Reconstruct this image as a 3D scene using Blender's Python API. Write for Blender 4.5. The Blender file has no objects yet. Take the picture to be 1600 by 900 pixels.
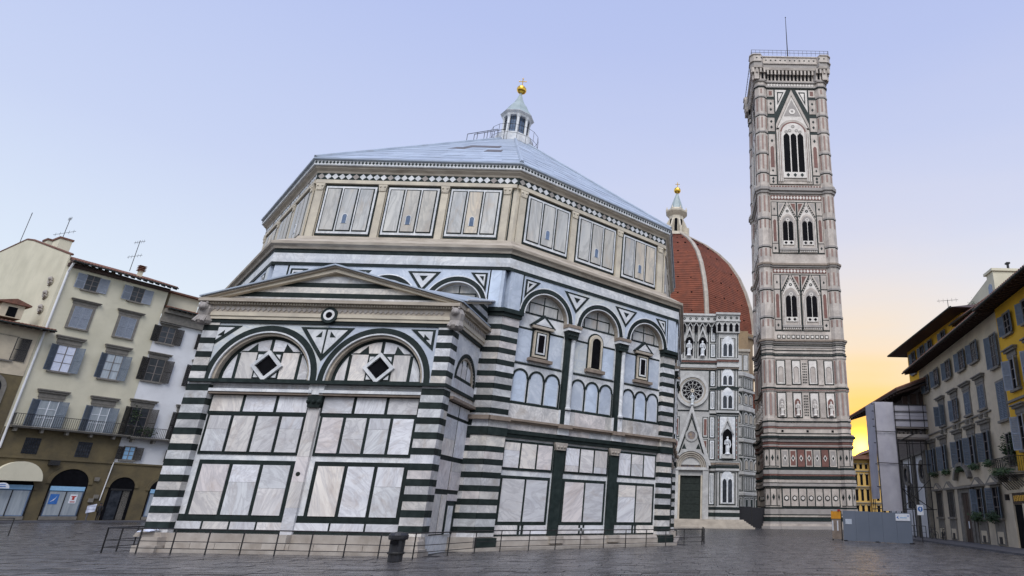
import bpy, bmesh, math, random
from mathutils import Matrix, Vector
random.seed(7)
sc = bpy.context.scene
PI = math.pi

# ------------------------------------------------------------------ camera
cam = bpy.data.cameras.new('camera'); co = bpy.data.objects.new('camera', cam)
sc.collection.objects.link(co); sc.camera = co
F_, PX, PY, PITCH, YAW, ROLL = 966.1, 1098.5, 456.4, .344, .015, .018
CAM = Vector((17.53, -49.83, 1.966))
cam.sensor_fit = 'HORIZONTAL'; cam.sensor_width = 36.0; cam.lens = F_ * 36.0 / 1600
cam.shift_x = -(PX - 800) / 1600; cam.shift_y = (PY - 450) / 1600
cam.clip_start = .1; cam.clip_end = 3000
fw = Vector((math.sin(YAW)*math.cos(PITCH), math.cos(YAW)*math.cos(PITCH), math.sin(PITCH)))
rt = Vector((math.cos(YAW), -math.sin(YAW), 0)); up = rt.cross(fw)
r2 = rt*math.cos(ROLL) + up*math.sin(ROLL); u2 = up*math.cos(ROLL) - rt*math.sin(ROLL)
M = Matrix((r2, u2, -fw)).transposed().to_4x4(); M.translation = CAM
co.matrix_world = M

# ------------------------------------------------------------------ light and sky
sc.view_settings.view_transform = 'Standard'; sc.view_settings.look = 'None'
sc.view_settings.exposure = 0.25; sc.view_settings.gamma = 1.0
SUNDIR = Vector((.2598, .9607, .0981)).normalized()          # low in the east behind the far roofs
world = bpy.data.worlds.new('World'); sc.world = world; world.use_nodes = True
nt = world.node_tree; nt.nodes.clear()
def N(t, typ, **k):
    n = t.nodes.new(typ)
    for a, b in k.items(): setattr(n, a, b)
    return n
def L(t, a, b): t.links.new(a, b)
def math_node(t, op, a, b=None, c=None, clamp=False):
    n = N(t, 'ShaderNodeMath', operation=op, use_clamp=clamp)
    for i, v in enumerate((a, b, c)):
        if v is None: continue
        if isinstance(v, (int, float)): n.inputs[i].default_value = v
        else: L(t, v, n.inputs[i])
    return n.outputs[0]
def mixc(t, f, a, b, mode='MIX'):
    n = N(t, 'ShaderNodeMix', data_type='RGBA', blend_type=mode)
    for s, v in ((n.inputs[0], f), (n.inputs[6], a), (n.inputs[7], b)):
        if isinstance(v, (int, float)): s.default_value = v
        elif isinstance(v, tuple): s.default_value = (*v[:3], 1)
        else: L(t, v, s)
    return n.outputs[2]
def ramp(t, f, stops, interp='LINEAR'):
    n = N(t, 'ShaderNodeValToRGB'); n.color_ramp.interpolation = interp
    e = n.color_ramp.elements
    while len(e) < len(stops): e.new(.5)
    for i, (p, c) in enumerate(stops):
        e[i].position = p; e[i].color = (*c[:3], 1)
    L(t, f, n.inputs[0]); return n.outputs[0]
tc = N(nt, 'ShaderNodeTexCoord'); sep = N(nt, 'ShaderNodeSeparateXYZ'); L(nt, tc.outputs['Generated'], sep.inputs[0])
z = math_node(nt, 'MAXIMUM', sep.outputs[2], 0.0)
base = ramp(nt, z, [(0, (.84, .88, .90)), (.2, (.74, .84, .93)), (.42, (.56, .64, .87)), (.65, (.45, .53, .83)), (1, (.36, .44, .76))])
vm = N(nt, 'ShaderNodeVectorMath', operation='DOT_PRODUCT'); L(nt, tc.outputs['Generated'], vm.inputs[0]); vm.inputs[1].default_value = SUNDIR
d = math_node(nt, 'MAXIMUM', vm.outputs['Value'], 0.0)
low = math_node(nt, 'POWER', math_node(nt, 'SUBTRACT', 1.0, z, clamp=True), 2.2)
cm = N(nt, 'ShaderNodeVectorMath', operation='MULTIPLY'); L(nt, tc.outputs['Generated'], cm.inputs[0]); cm.inputs[1].default_value = (2.2, 2.2, 15)
cn = N(nt, 'ShaderNodeTexNoise'); cn.inputs['Scale'].default_value = 1.3; cn.inputs['Detail'].default_value = 6; L(nt, cm.outputs[0], cn.inputs['Vector'])
cloud = math_node(nt, 'MULTIPLY_ADD', cn.outputs[0], .9, .55)
g1 = math_node(nt, 'MULTIPLY', math_node(nt, 'MULTIPLY', math_node(nt, 'POWER', d, 4.0), low), cloud)
c1 = mixc(nt, math_node(nt, 'MULTIPLY', g1, .85, clamp=True), base, (1.0, .84, .70))
g2 = math_node(nt, 'MULTIPLY', math_node(nt, 'POWER', d, 60.0), cloud, clamp=True)
c2 = mixc(nt, g2, c1, (1.08, .70, .26))
g3 = math_node(nt, 'POWER', d, 420.0)
c3 = mixc(nt, g3, c2, (1.5, .72, .08))
c4 = mixc(nt, math_node(nt, 'POWER', d, 6000.0), c3, (8.0, 4.4, .6))
bg = N(nt, 'ShaderNodeBackground'); L(nt, c4, bg.inputs[0]); bg.inputs[1].default_value = .88
wo = N(nt, 'ShaderNodeOutputWorld'); L(nt, bg.outputs[0], wo.inputs[0])
sl = bpy.data.lights.new('sky_fill', 'SUN'); so = bpy.data.objects.new('sky_fill', sl); sc.collection.objects.link(so)
sl.energy = 2.15; sl.angle = math.radians(40); sl.color = (1.0, .98, .96)  # added soft fill lamp standing in for dawn skylight, away from the sunrise
so.rotation_euler = Vector((.06, -.66, .75)).to_track_quat('Z', 'Y').to_euler()

# ------------------------------------------------------------------ materials
MATS = {}
def mk(name, c, c2=None, scale=2.0, rough=.6, rand=.0, vein=0.0, veincol=(.25, .27, .3), stain=0.0, staincol=(.12, .09, .06),
       bump=.15, metal=0.0, tints=None, stretch=(1, 1, 1), spec=.4, fine=0.0, streak=False):
    m = bpy.data.materials.new(name); m.use_nodes = True; t = m.node_tree; t.nodes.clear()
    out = N(t, 'ShaderNodeOutputMaterial'); b = N(t, 'ShaderNodeBsdfPrincipled'); L(t, b.outputs[0], out.inputs[0])
    g = N(t, 'ShaderNodeNewGeometry'); oi = N(t, 'ShaderNodeObjectInfo')
    off = N(t, 'ShaderNodeVectorMath', operation='SCALE'); off.inputs[0].default_value = (37, 91, 53); L(t, oi.outputs['Random'], off.inputs['Scale'])
    ad = N(t, 'ShaderNodeVectorMath', operation='ADD'); L(t, g.outputs['Position'], ad.inputs[0])
    if rand or vein or tints: L(t, off.outputs[0], ad.inputs[1])
    st = N(t, 'ShaderNodeVectorMath', operation='MULTIPLY'); L(t, ad.outputs[0], st.inputs[0]); st.inputs[1].default_value = stretch
    P = st.outputs[0]
    if streak:
        vr = N(t, 'ShaderNodeVectorRotate', rotation_type='AXIS_ANGLE'); L(t, ad.outputs[0], vr.inputs['Vector']); vr.inputs['Axis'].default_value = (.5, -.85, .1)
        L(t, math_node(t, 'MULTIPLY', oi.outputs['Random'], 47.0), vr.inputs['Angle']); L(t, vr.outputs[0], st.inputs[0]); st.inputs[1].default_value = (1.6, 1.6, .38)
    def noise(s, det=4, dis=0.0, r=.55):
        n = N(t, 'ShaderNodeTexNoise'); n.inputs['Scale'].default_value = s; n.inputs['Detail'].default_value = det
        n.inputs['Distortion'].default_value = dis; n.inputs['Roughness'].default_value = r; L(t, P, n.inputs['Vector']); return n.outputs[0]
    c2 = c2 or tuple(x*.8 for x in c)
    f = ramp(t, noise(scale), [(.32, (0, 0, 0)), (.68, (1, 1, 1))])
    col = mixc(t, f, c, c2)
    if tints:
        tr = ramp(t, oi.outputs['Random'], [(i/len(tints), tt) for i, tt in enumerate(tints)], 'CONSTANT')
        col = mixc(t, 1.0, col, tr, 'MULTIPLY')
    if vein:
        v = noise(scale*.55, 7, 2.2, .62)
        vv = math_node(t, 'ABSOLUTE', math_node(t, 'SUBTRACT', v, .5))
        vf = math_node(t, 'MULTIPLY', math_node(t, 'SUBTRACT', 1.0, math_node(t, 'MULTIPLY', vv, 14.0), clamp=True), vein, clamp=True)
        col = mixc(t, vf, col, veincol)
    if stain:
        s1 = ramp(t, noise(.9, 6, .6, .7), [(.52, (0, 0, 0)), (.78, (1, 1, 1))])
        col = mixc(t, math_node(t, 'MULTIPLY', s1, stain), col, staincol)
    if fine:
        fn = noise(25, 3)
        col = mixc(t, math_node(t, 'MULTIPLY', fn, fine), col, tuple(x*.3 for x in c))
    if rand:
        rv = math_node(t, 'MULTIPLY_ADD', oi.outputs['Random'], 2*rand, 1-rand)
        cc = N(t, 'ShaderNodeCombineColor'); [L(t, rv, cc.inputs[i]) for i in range(3)]
        col = mixc(t, 1.0, col, cc.outputs[0], 'MULTIPLY')
    L(t, col, b.inputs['Base Color'])
    rr = math_node(t, 'MULTIPLY_ADD', noise(scale*2.5, 3), .3, rough-.15, clamp=True); L(t, rr, b.inputs['Roughness'])
    b.inputs['Metallic'].default_value = metal; b.inputs['Specular IOR Level'].default_value = spec
    if bump:
        bp = N(t, 'ShaderNodeBump'); bp.inputs['Strength'].default_value = bump; bp.inputs['Distance'].default_value = .03
        L(t, noise(scale*5, 5), bp.inputs['Height']); L(t, bp.outputs[0], b.inputs['Normal'])
    MATS[name] = m; return m
SLABT = [(1, 1, 1), (1.0, .97, .92), (.95, .98, 1.0), (.88, .90, .93), (1, .98, .96), (.97, .91, .89), (.95, .97, 1.0), (1.0, .95, .87), (.93, .95, .99)]
mk('marble', (.86, .85, .84), (.68, .67, .68), 1.3, .45, .16, .42, (.38, .37, .39), .7, (.42, .33, .27), tints=SLABT, bump=.08, streak=True, fine=.15)
mk('marble_pale', (.82, .82, .81), (.60, .62, .64), 1.1, .45, .08, .45, (.40, .42, .45), .55, (.40, .36, .30), bump=.05)
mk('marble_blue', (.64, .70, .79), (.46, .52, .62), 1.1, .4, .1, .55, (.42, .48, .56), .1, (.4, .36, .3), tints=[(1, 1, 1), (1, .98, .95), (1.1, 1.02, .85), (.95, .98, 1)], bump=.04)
mk('marble_course', (.76, .75, .73), (.48, .48, .48), 1.6, .5, .2, .45, (.33, .33, .34), .75, (.33, .27, .21), tints=SLABT, bump=.08)
mk('green', (.010, .017, .016), (.022, .032, .030), 3, .6, .25, .0, stain=.12, staincol=(.09, .09, .08), bump=.05, spec=.2)
mk('attic_stone', (.66, .59, .46), (.48, .43, .35), 1.0, .6, .05, .1, (.4, .36, .3), .4, (.25, .20, .15), bump=.1)
mk('attic_slab', (.64, .61, .55), (.46, .46, .45), .9, .5, .10, .5, (.30, .30, .29), .6, (.50, .36, .22), stretch=(1.4, 1.4, .3), bump=.05, tints=[(1, 1, 1), (1, .98, .94), (.93, .96, 1), (1.05, .96, .84), (.96, .98, 1)])
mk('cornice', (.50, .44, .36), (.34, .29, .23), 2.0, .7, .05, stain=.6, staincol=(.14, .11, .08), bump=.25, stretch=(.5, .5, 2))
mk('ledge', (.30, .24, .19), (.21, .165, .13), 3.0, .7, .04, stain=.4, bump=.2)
mk('plinth', (.46, .42, .37), (.32, .28, .24), 1.5, .65, .08, stain=.55, staincol=(.16, .13, .10), bump=.2)
mk('roof_marble', (.42, .48, .56), (.32, .37, .44), .8, .45, .10, .0, stain=.55, staincol=(.27, .26, .26), bump=.1)
mk('roof_dark', (.10, .10, .12), (.16, .14, .13), 3, .7)
mk('gold', (.95, .60, .10), (.80, .45, .06), 4, .25, metal=1.0, bump=0)
mk('lead', (.36, .42, .42), (.28, .34, .34), 1.2, .5, .05, bump=.1)
mk('dark', (.004, .004, .005), (.008, .008, .010), 3, .7, bump=0, spec=.05)
mk('glass', (.02, .024, .03), (.05, .055, .065), 2, .12, .3, bump=0, spec=.3)
mk('glass_blue', (.10, .15, .24), (.16, .22, .32), 3, .15, .2, bump=0, spec=.7)
mk('curtain', (.42, .46, .48), (.28, .32, .35), 6, .7, .2, stretch=(1, 1, .1))
mk('iron', (.014, .014, .016), (.03, .028, .026), 9, .5, bump=.05)
mk('pink', (.20, .085, .065), (.13, .06, .048), 2, .6, .1, stain=.2)
mk('pink_pale', (.30, .20, .165), (.24, .155, .13), 2, .6, .1, stain=.2)
mk('tower_pale', (.76, .71, .64), (.60, .55, .50), 1, .55, .06, .2, (.4, .37, .34), .4, bump=.1)
mk('tower_white', (.62, .55, .48), (.38, .33, .29), .6, .6, .08, .3, (.3, .26, .22), .6, (.28, .22, .17), bump=.15, fine=.15)
mk('tower_grey', (.36, .33, .30), (.30, .27, .25), 1, .65, .06, stain=.4, bump=.2)
mk('cath_white', (.58, .57, .54), (.44, .43, .41), 1, .55, .12, .3, (.25, .25, .25), stain=.6, staincol=(.22, .20, .18), bump=.15, fine=.2)
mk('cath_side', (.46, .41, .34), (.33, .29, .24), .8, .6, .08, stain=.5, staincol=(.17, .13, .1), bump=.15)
mk('mosaic', (.30, .22, .14), (.12, .12, .16), 2.2, .6, bump=.1)
mk('bronze', (.035, .045, .038), (.02, .025, .022), 2.5, .45, bump=.3, metal=.4)
mk('brown_stone', (.18, .14, .07), (.11, .088, .05), .7, .8, .0, stain=.6, staincol=(.05, .045, .035), bump=.35, fine=.35)
mk('drum_stone', (.30, .21, .12), (.20, .14, .09), .2, .85, stain=.5, bump=.4)
mk('plaster_cream', (.72, .67, .51), (.60, .56, .42), .35, .85, .0, stain=.2, staincol=(.36, .32, .24), bump=.1, fine=.12)
mk('plaster_white', (.78, .78, .78), (.68, .68, .68), .4, .85, stain=.22, staincol=(.38, .36, .33), bump=.1)
mk('plaster_ivory', (.68, .58, .42), (.54, .46, .34), .5, .85, stain=.5, staincol=(.28, .24, .19), bump=.15, fine=.15)
mk('plaster_yellow', (.80, .46, .03), (.66, .38, .03), .5, .85, stain=.15, staincol=(.4, .25, .06), bump=.1)
mk('plaster_ochre', (.62, .40, .12), (.50, .32, .10), .3, .85, stain=.2, bump=.1)
mk('serena', (.22, .20, .17), (.15, .14, .12), 3, .75, .06, stain=.3, bump=.2)
mk('shutter_blue', (.15, .18, .22), (.11, .14, .175), 5, .6, .12)
mk('shutter_pale', (.30, .33, .38), (.24, .27, .32), 5, .6, .1)
mk('shutter_dark', (.05, .045, .04), (.03, .028, .026), 5, .6, .15)
mk('wood_door', (.07, .04, .025), (.04, .025, .018), 6, .6, stretch=(1, 1, .2))
mk('wood_eave', (.075, .045, .035), (.05, .03, .025), 6, .75, .1)
mk('wood_plank', (.22, .19, .17), (.15, .13, .12), 4, .8, .12, stretch=(.3, .3, 3))
mk('terracotta', (.22, .10, .065), (.13, .065, .045), 4, .85, .12, stain=.3, staincol=(.06, .05, .04), bump=.3)
mk('tarp', (.44, .43, .47), (.35, .34, .39), .8, .6, bump=.5, stain=.15, staincol=(.45, .44, .46))
mk('hoarding', (.165, .19, .235), (.14, .165, .205), .5, .55, stain=.12, staincol=(.13, .15, .18), bump=.03)
mk('white_paint', (.78, .80, .82), (.68, .70, .74), 4, .5)
mk('black_paint', (.02, .02, .022), (.03, .03, .035), 4, .4)
mk('blue_paint', (.05, .18, .50), (.04, .14, .42), 4, .4)
mk('pale_blue', (.30, .52, .72), (.25, .45, .66), 4, .5)
mk('orange_paint', (.80, .36, .03), (.65, .28, .03), 5, .5, stain=.2)
mk('red_paint', (.50, .05, .03), (.36, .04, .03), 5, .5)
mk('leaf', (.05, .085, .03), (.025, .05, .018), 5, .7, .25)
mk('asphalt', (.030, .031, .036), (.055, .055, .062), .35, .55, .0, stain=.3, staincol=(.075, .07, .075), bump=.35, fine=.2)
mk('paving', (.055, .052, .054), (.150, .140, .138), 1.6, .27, .5, stain=.5, staincol=(.020, .020, .022), bump=1.0, spec=.5, fine=.3)
mk('joint', (.018, .018, .020), (.03, .03, .032), 3, .7)
mk('pavement', (.10, .10, .11), (.07, .07, .08), 1.2, .6, .1, stain=.3, bump=.2)
mk('skin', (.40, .24, .17), (.36, .2, .14), 6, .6, bump=0)
mk('cloth_black', (.012, .012, .015), (.02, .02, .024), 8, .8)
mk('cloth_grey', (.12, .12, .14), (.09, .09, .11), 8, .8)
mk('cloth_white', (.75, .78, .88), (.62, .66, .78), 5, .7)

# dome tiles: real terracotta colour with brick-like courses
def tile_mat():
    m = mk('dome_tile', (.27, .080, .042), (.17, .055, .032), .45, .85, .06, stain=.45, staincol=(.07, .045, .035), bump=.6, fine=.5)
    return m
tile_mat()

# ------------------------------------------------------------------ builders
MESH = {}; WM = {}
def link(o, parent=None, label=None, cat=None, group=None, kind=None, mw=None):
    sc.collection.objects.link(o)
    if parent is not None:
        o.parent = parent; o.matrix_parent_inverse = WM[parent.name].inverted()
    o.matrix_basis = mw if mw is not None else Matrix()
    WM[o.name] = o.matrix_basis.copy()
    if label: o['label'] = label
    if cat: o['category'] = cat
    if group: o['group'] = group
    if kind: o['kind'] = kind
    return o
def thing(name, loc, label, cat, group=None):
    o = bpy.data.objects.new(name, None); o.empty_display_size = .3
    return link(o, None, label, cat, group, mw=Matrix.Translation(loc))
def mesh_from(name, vs, fs, mat):
    me = bpy.data.meshes.new(name); me.from_pydata([tuple(v) for v in vs], [], fs); me.update()
    bm = bmesh.new(); bm.from_mesh(me); bmesh.ops.recalc_face_normals(bm, faces=bm.faces); bm.to_mesh(me); bm.free()
    me.materials.append(MATS[mat]); return me
def obj(name, vs, fs, mat, parent=None, smooth=False, **k):
    me = mesh_from(name, vs, fs, mat)
    if smooth: me.polygons.foreach_set('use_smooth', [True]*len(me.polygons))
    return link(bpy.data.objects.new(name, me), parent, **k)
CUBEV = [(-.5, -.5, -.5), (.5, -.5, -.5), (.5, .5, -.5), (-.5, .5, -.5), (-.5, -.5, .5), (.5, -.5, .5), (.5, .5, .5), (-.5, .5, .5)]
CUBEF = [(0, 3, 2, 1), (4, 5, 6, 7), (0, 1, 5, 4), (1, 2, 6, 5), (2, 3, 7, 6), (3, 0, 4, 7)]
def cube(mat):
    if mat not in MESH: MESH[mat] = mesh_from('block_' + mat, CUBEV, CUBEF, mat)
    return MESH[mat]
class Fr:
    """a vertical plane: origin o, horizontal direction t, outward normal n (to the right of t looking down)"""
    def __init__(s, o, t, z=0.0):
        t = Vector((t[0], t[1], 0)).normalized(); s.o = Vector((o[0], o[1], z)); s.t = t; s.n = Vector((t.y, -t.x, 0)); s.k = Vector((0, 0, 1))
    def p(s, u, z, d=0): return s.o + s.t*u + s.n*d + s.k*z
    def box(s, name, u0, u1, z0, z1, d0, d1, mat, parent, **k):
        c = s.p((u0+u1)/2, (z0+z1)/2, (d0+d1)/2)
        m = Matrix((s.t*abs(u1-u0), s.n*abs(d1-d0), s.k*abs(z1-z0))).transposed().to_4x4(); m.translation = c
        return link(bpy.data.objects.new(name, cube(mat)), parent, mw=m, **k)
    def prism(s, name, pts, d0, d1, mat, parent, **k):
        n = len(pts); vs = [s.p(u, z, d0) for u, z in pts] + [s.p(u, z, d1) for u, z in pts]
        fs = [tuple(range(n))[::-1], tuple(range(n, 2*n))] + [(i, (i+1) % n, n+(i+1) % n, n+i) for i in range(n)]
        return obj(name, vs, fs, mat, parent, **k)
    def ring(s, name, cu, cz, r0, r1, a0, a1, d0, d1, mat, parent, n=20, leg=0, **k):
        arc = [(math.cos(a0+(a1-a0)*i/n), math.sin(a0+(a1-a0)*i/n)) for i in range(n+1)]
        o = [(cu+r1*c, cz+r1*q) for c, q in arc]; q_ = [(cu+r0*c, cz+r0*q) for c, q in arc]
        if leg: o = [(cu+r1, cz-leg)]+o+[(cu-r1, cz-leg)]; q_ = [(cu+r0, cz-leg)]+q_+[(cu-r0, cz-leg)]
        m = len(o); vs = [s.p(u, z, d1) for u, z in o+q_] + [s.p(u, z, d0) for u, z in o+q_]; fs = []
        for i in range(m-1):
            fs += [(i, i+1, m+i+1, m+i), (2*m+i, 3*m+i, 3*m+i+1, 2*m+i+1), (i, 2*m+i, 2*m+i+1, i+1), (m+i, m+i+1, 3*m+i+1, 3*m+i)]
        fs += [(0, m, 3*m, 2*m), (m-1, 3*m-1, 4*m-1, 2*m-1)]
        return obj(name, vs, fs, mat, parent, **k)
    def arched(s, name, u0, u1, z0, zs, d0, d1, mat, parent, pointed=0.0, n=10, **k):
        return s.prism(name, arch_pts(u0, u1, z0, zs, pointed, n), d0, d1, mat, parent, **k)
    def archwall(s, name, u0, u1, zs, zt, cu, r, d0, d1, mat, parent, n=24, **k):
        arc = [(cu-r*math.cos(PI*i/n), zs+r*math.sin(PI*i/n)) for i in range(n+1)]
        return s.prism(name, [(u0, zs)]+arc+[(u1, zs), (u1, zt), (u0, zt)], d0, d1, mat, parent, **k)
    def panes(s, name, u0, u1, z0, z1, nx, gap, d0, d1, mat, parent):
        w = (u1-u0-(nx-1)*gap)/nx
        for i in range(nx):
            j = random.uniform(-.004, .006)
            if z1-z0 > 1.1 and random.random() < .45:
                q = z0+(z1-z0)*random.uniform(.25, .75); s.box(name, u0+i*(w+gap), u0+i*(w+gap)+w, z0, q-.004, d0, d1+j, mat, parent); s.box(name, u0+i*(w+gap), u0+i*(w+gap)+w, q+.004, z1, d0, d1+j+.003, mat, parent)
            else: s.box(name, u0+i*(w+gap), u0+i*(w+gap)+w, z0, z1, d0, d1+j, mat, parent)
def arch_pts(u0, u1, z0, zs, pointed=0.0, n=10):
    c = (u0+u1)/2; r = (u1-u0)/2; P = [(u0, z0), (u1, z0)]
    if not pointed: return P+[(c+r*math.cos(PI*i/n), zs+r*math.sin(PI*i/n)) for i in range(n+1)]
    R = r*(1+pointed); h = math.sqrt(R*R-(R-r)**2); am = math.asin(h/R); m = n//2
    right = [(c+r-R+R*math.cos(am*i/m), zs+R*math.sin(am*i/m)) for i in range(m+1)]
    left = [(2*c-u, zz) for u, zz in right[::-1]][1:]
    return P+right+left
class MB:
    """collects many small solids into one mesh"""
    def __init__(s): s.v = []; s.f = []
    def add(s, vs, fs):
        n = len(s.v); s.v += [Vector(v) for v in vs]; s.f += [tuple(i+n for i in f) for f in fs]; return s
    def fbox(s, fr, u0, u1, z0, z1, d0, d1):
        return s.add([fr.p(u0+(u1-u0)*(a+.5), z0+(z1-z0)*(c+.5), d0+(d1-d0)*(b+.5)) for a, b, c in CUBEV], CUBEF)
    def fprism(s, fr, pts, d0, d1):
        n = len(pts)
        return s.add([fr.p(u, z, d0) for u, z in pts]+[fr.p(u, z, d1) for u, z in pts],
                     [tuple(range(n))[::-1], tuple(range(n, 2*n))]+[(i, (i+1) % n, n+(i+1) % n, n+i) for i in range(n)])
    def tube(s, a, b, r, n=6, r1=None):
        a = Vector(a); b = Vector(b); w = (b-a).normalized(); x = w.orthogonal().normalized(); y = w.cross(x); r1 = r if r1 is None else r1
        vs = [a+(x*math.cos(2*PI*i/n)+y*math.sin(2*PI*i/n))*r for i in range(n)]+[b+(x*math.cos(2*PI*i/n)+y*math.sin(2*PI*i/n))*r1 for i in range(n)]
        return s.add(vs, [(i, (i+1) % n, n+(i+1) % n, n+i) for i in range(n)]+[tuple(range(n))[::-1], tuple(range(n, 2*n))])
    def lathe(s, c, prof, n=16, a0=0, squash=1.0):
        c = Vector(c); vs = []; fs = []
        for r, z in prof: vs += [c+Vector((r*math.cos(a0+2*PI*i/n), r*squash*math.sin(a0+2*PI*i/n), z)) for i in range(n)]
        for j in range(len(prof)-1):
            fs += [(j*n+i, j*n+(i+1) % n, (j+1)*n+(i+1) % n, (j+1)*n+i) for i in range(n)]
        m = len(prof)-1; fs += [tuple(range(n))[::-1], tuple(range(m*n, m*n+n))]
        return s.add(vs, fs)
    def ball(s, c, r, n=10, sz=1.0):
        return s.lathe(Vector(c), [(max(r*math.sin(PI*i/8), .001), -r*sz*math.cos(PI*i/8)) for i in range(9)], n)
    def make(s, name, mat, parent=None, **k): return obj(name, s.v, s.f, mat, parent, **k)
def slopedring(name, k, A, prof, mat, parent, s=None):
    """moulding of profile [(out, z)...] along octagon face k at apothem A, mitred"""
    f = oct_frame(k, A); vs = []; fs = []
    for o_, z_ in prof:
        h = (A+o_)/1.2071/2; H = A/1.2071/2
        vs += [f.p(H-h, z_, o_), f.p(H+h, z_, o_)]
    m = len(prof)
    fs = [(2*i, 2*i+1, 2*((i+1) % m)+1, 2*((i+1) % m)) for i in range(m)]+[tuple(2*i for i in range(m)), tuple(2*i+1 for i in range(m))[::-1]]
    return obj(name, vs, fs, mat, parent)
def oct_frame(k, A):
    a = k*PI/4; h = A/1.2071/2
    c, q = math.cos(a), math.sin(a)
    rot = lambda x, y: (x*c-y*q, x*q+y*c)
    return Fr(rot(-h, -A), rot(1, 0))
def statue(fr, u, z, d, h, mat, parent, name='statue'):
    b = MB(); c = fr.p(u, z, d)
    b.lathe(c, [(h*.17, 0), (h*.15, h*.05), (h*.11, h*.10), (h*.12, h*.35), (h*.10, h*.55), (h*.15, h*.70), (h*.15, h*.78), (h*.05, h*.84), (h*.045, h*.86)], 10)
    b.ball(c+Vector((0, 0, h*.92)), h*.065, 8, 1.2)
    b.tube(fr.p(u-h*.13, z+h*.76, d), fr.p(u-h*.16, z+h*.55, d+h*.05), h*.035); b.tube(fr.p(u-h*.16, z+h*.55, d+h*.05), fr.p(u+h*.02, z+h*.56, d+h*.14), h*.03)
    b.tube(fr.p(u+h*.13, z+h*.76, d), fr.p(u+h*.17, z+h*.52, d+h*.03), h*.035); b.tube(fr.p(u+h*.17, z+h*.52, d+h*.03), fr.p(u+h*.12, z+h*.36, d+h*.1), h*.03)
    return b.make(name, mat, parent)

# ------------------------------------------------------------------ ground
def sheet(name, x0, x1, y0, y1, z, mat, **k):
    return obj(name, [(x0, y0, z), (x1, y0, z), (x1, y1, z), (x0, y1, z)], [(0, 1, 2, 3)], mat, **k)
ground = sheet('ground', -900, 900, -400, 1500, 0, 'asphalt', kind='structure')
square = obj('square_paving', [(-70, -60, .004), (60, -60, .004), (60, 130, .004), (-70, 130, .004)], [(0, 1, 2, 3)], 'paving', kind='structure')
bed = sheet('paving_bed', -48, 40, -32, 14, .008, 'joint', parent=square)
# individual slabs where the photograph shows them
stones = []
row = 0; y = -31.5
while y < 14.0:
    dy = random.uniform(.42, .60); x = -48.0+random.uniform(0, 1)
    while x < 46:
        dx = random.uniform(.8, 1.7)
        stones.append((x, y, dx, dy)); x += dx
    y += dy; row += 1
def blocked(x, y):
    return (abs(x+.1) < 6.6 and -21.2 < y < 0) or max(abs(x), abs(y), (abs(x)+abs(y))*.7071) < 16.9 or (x > 37.0 and y > -18) or (x < -44)
vis = []
for s_ in stones:
    x, y, dx, dy = s_; cx, cy = x+dx/2-CAM.x, y+dy/2-CAM.y
    if -1.18*cy*1.05 < cx < .56*cy*1.05 and not blocked(x+dx/2, y+dy/2): vis.append(s_)
vis.sort(key=lambda s_: (s_[0]-CAM.x)**2*.25+(s_[1]-CAM.y)**2)
for i, (x, y, dx, dy) in enumerate(vis[:300]):
    f = Fr((x, y), (1, 0)); tz = .012+random.uniform(0, .022)
    f.box('paving_stone', .014, dx-.014, .0, tz, -dy+.014, -.014, 'paving', square)
rest = MB()
for (x, y, dx, dy) in vis[300:]:
    rest.fbox(Fr((x, y), (1, 0)), .014, dx-.014, .0, .012+random.uniform(0, .022), -dy+.014, -.014)
rest.make('paving_field', 'paving', square, kind='stuff')
del stones, vis

# ------------------------------------------------------------------ baptistery
bap = thing('baptistery', (0, 0, 0), 'octagonal white and green marble baptistery with pyramid roof and small lantern', 'church building')
A = 15.93
SP = 13.2
DARKZ = [.19+.667*i for i in range(18)]
def panelset(fr, u0, u1, z0, z1, n, b, gap, d, wall, slab='marble', frame='green'):
    """dark marble frame with n proud slabs in it"""
    fr.box('green_frame', u0, u1, z0, z1, 0, d, frame, wall)
    fr.panes('marble_slab', u0+b, u1-b, z0+b, z1-b, n, gap, d-.005, d+.03, slab, wall)
def stripes(fr, u0, u1, z0, z1, d, wall, dk, h=.29, d0=0.0):
    """zebra pier: single courses, dark ones 1 cm proud"""
    zz = z0
    for q in dk:
        if q < z0-.01 or q+h > z1+.01: continue
        if q > zz+.02: fr.box('white_course', u0, u1, zz, q, d0, d, 'marble_course', wall)
        fr.box('green_course', u0, u1, q, q+h, d0, d+.012, 'green', wall); zz = q+h
    if zz < z1-.02: fr.box('white_course', u0, u1, zz, z1, d0, d, 'marble_course', wall)
BAYS = [(.98, 4.28), (4.95, 8.25), (8.92, 12.22)]
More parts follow.
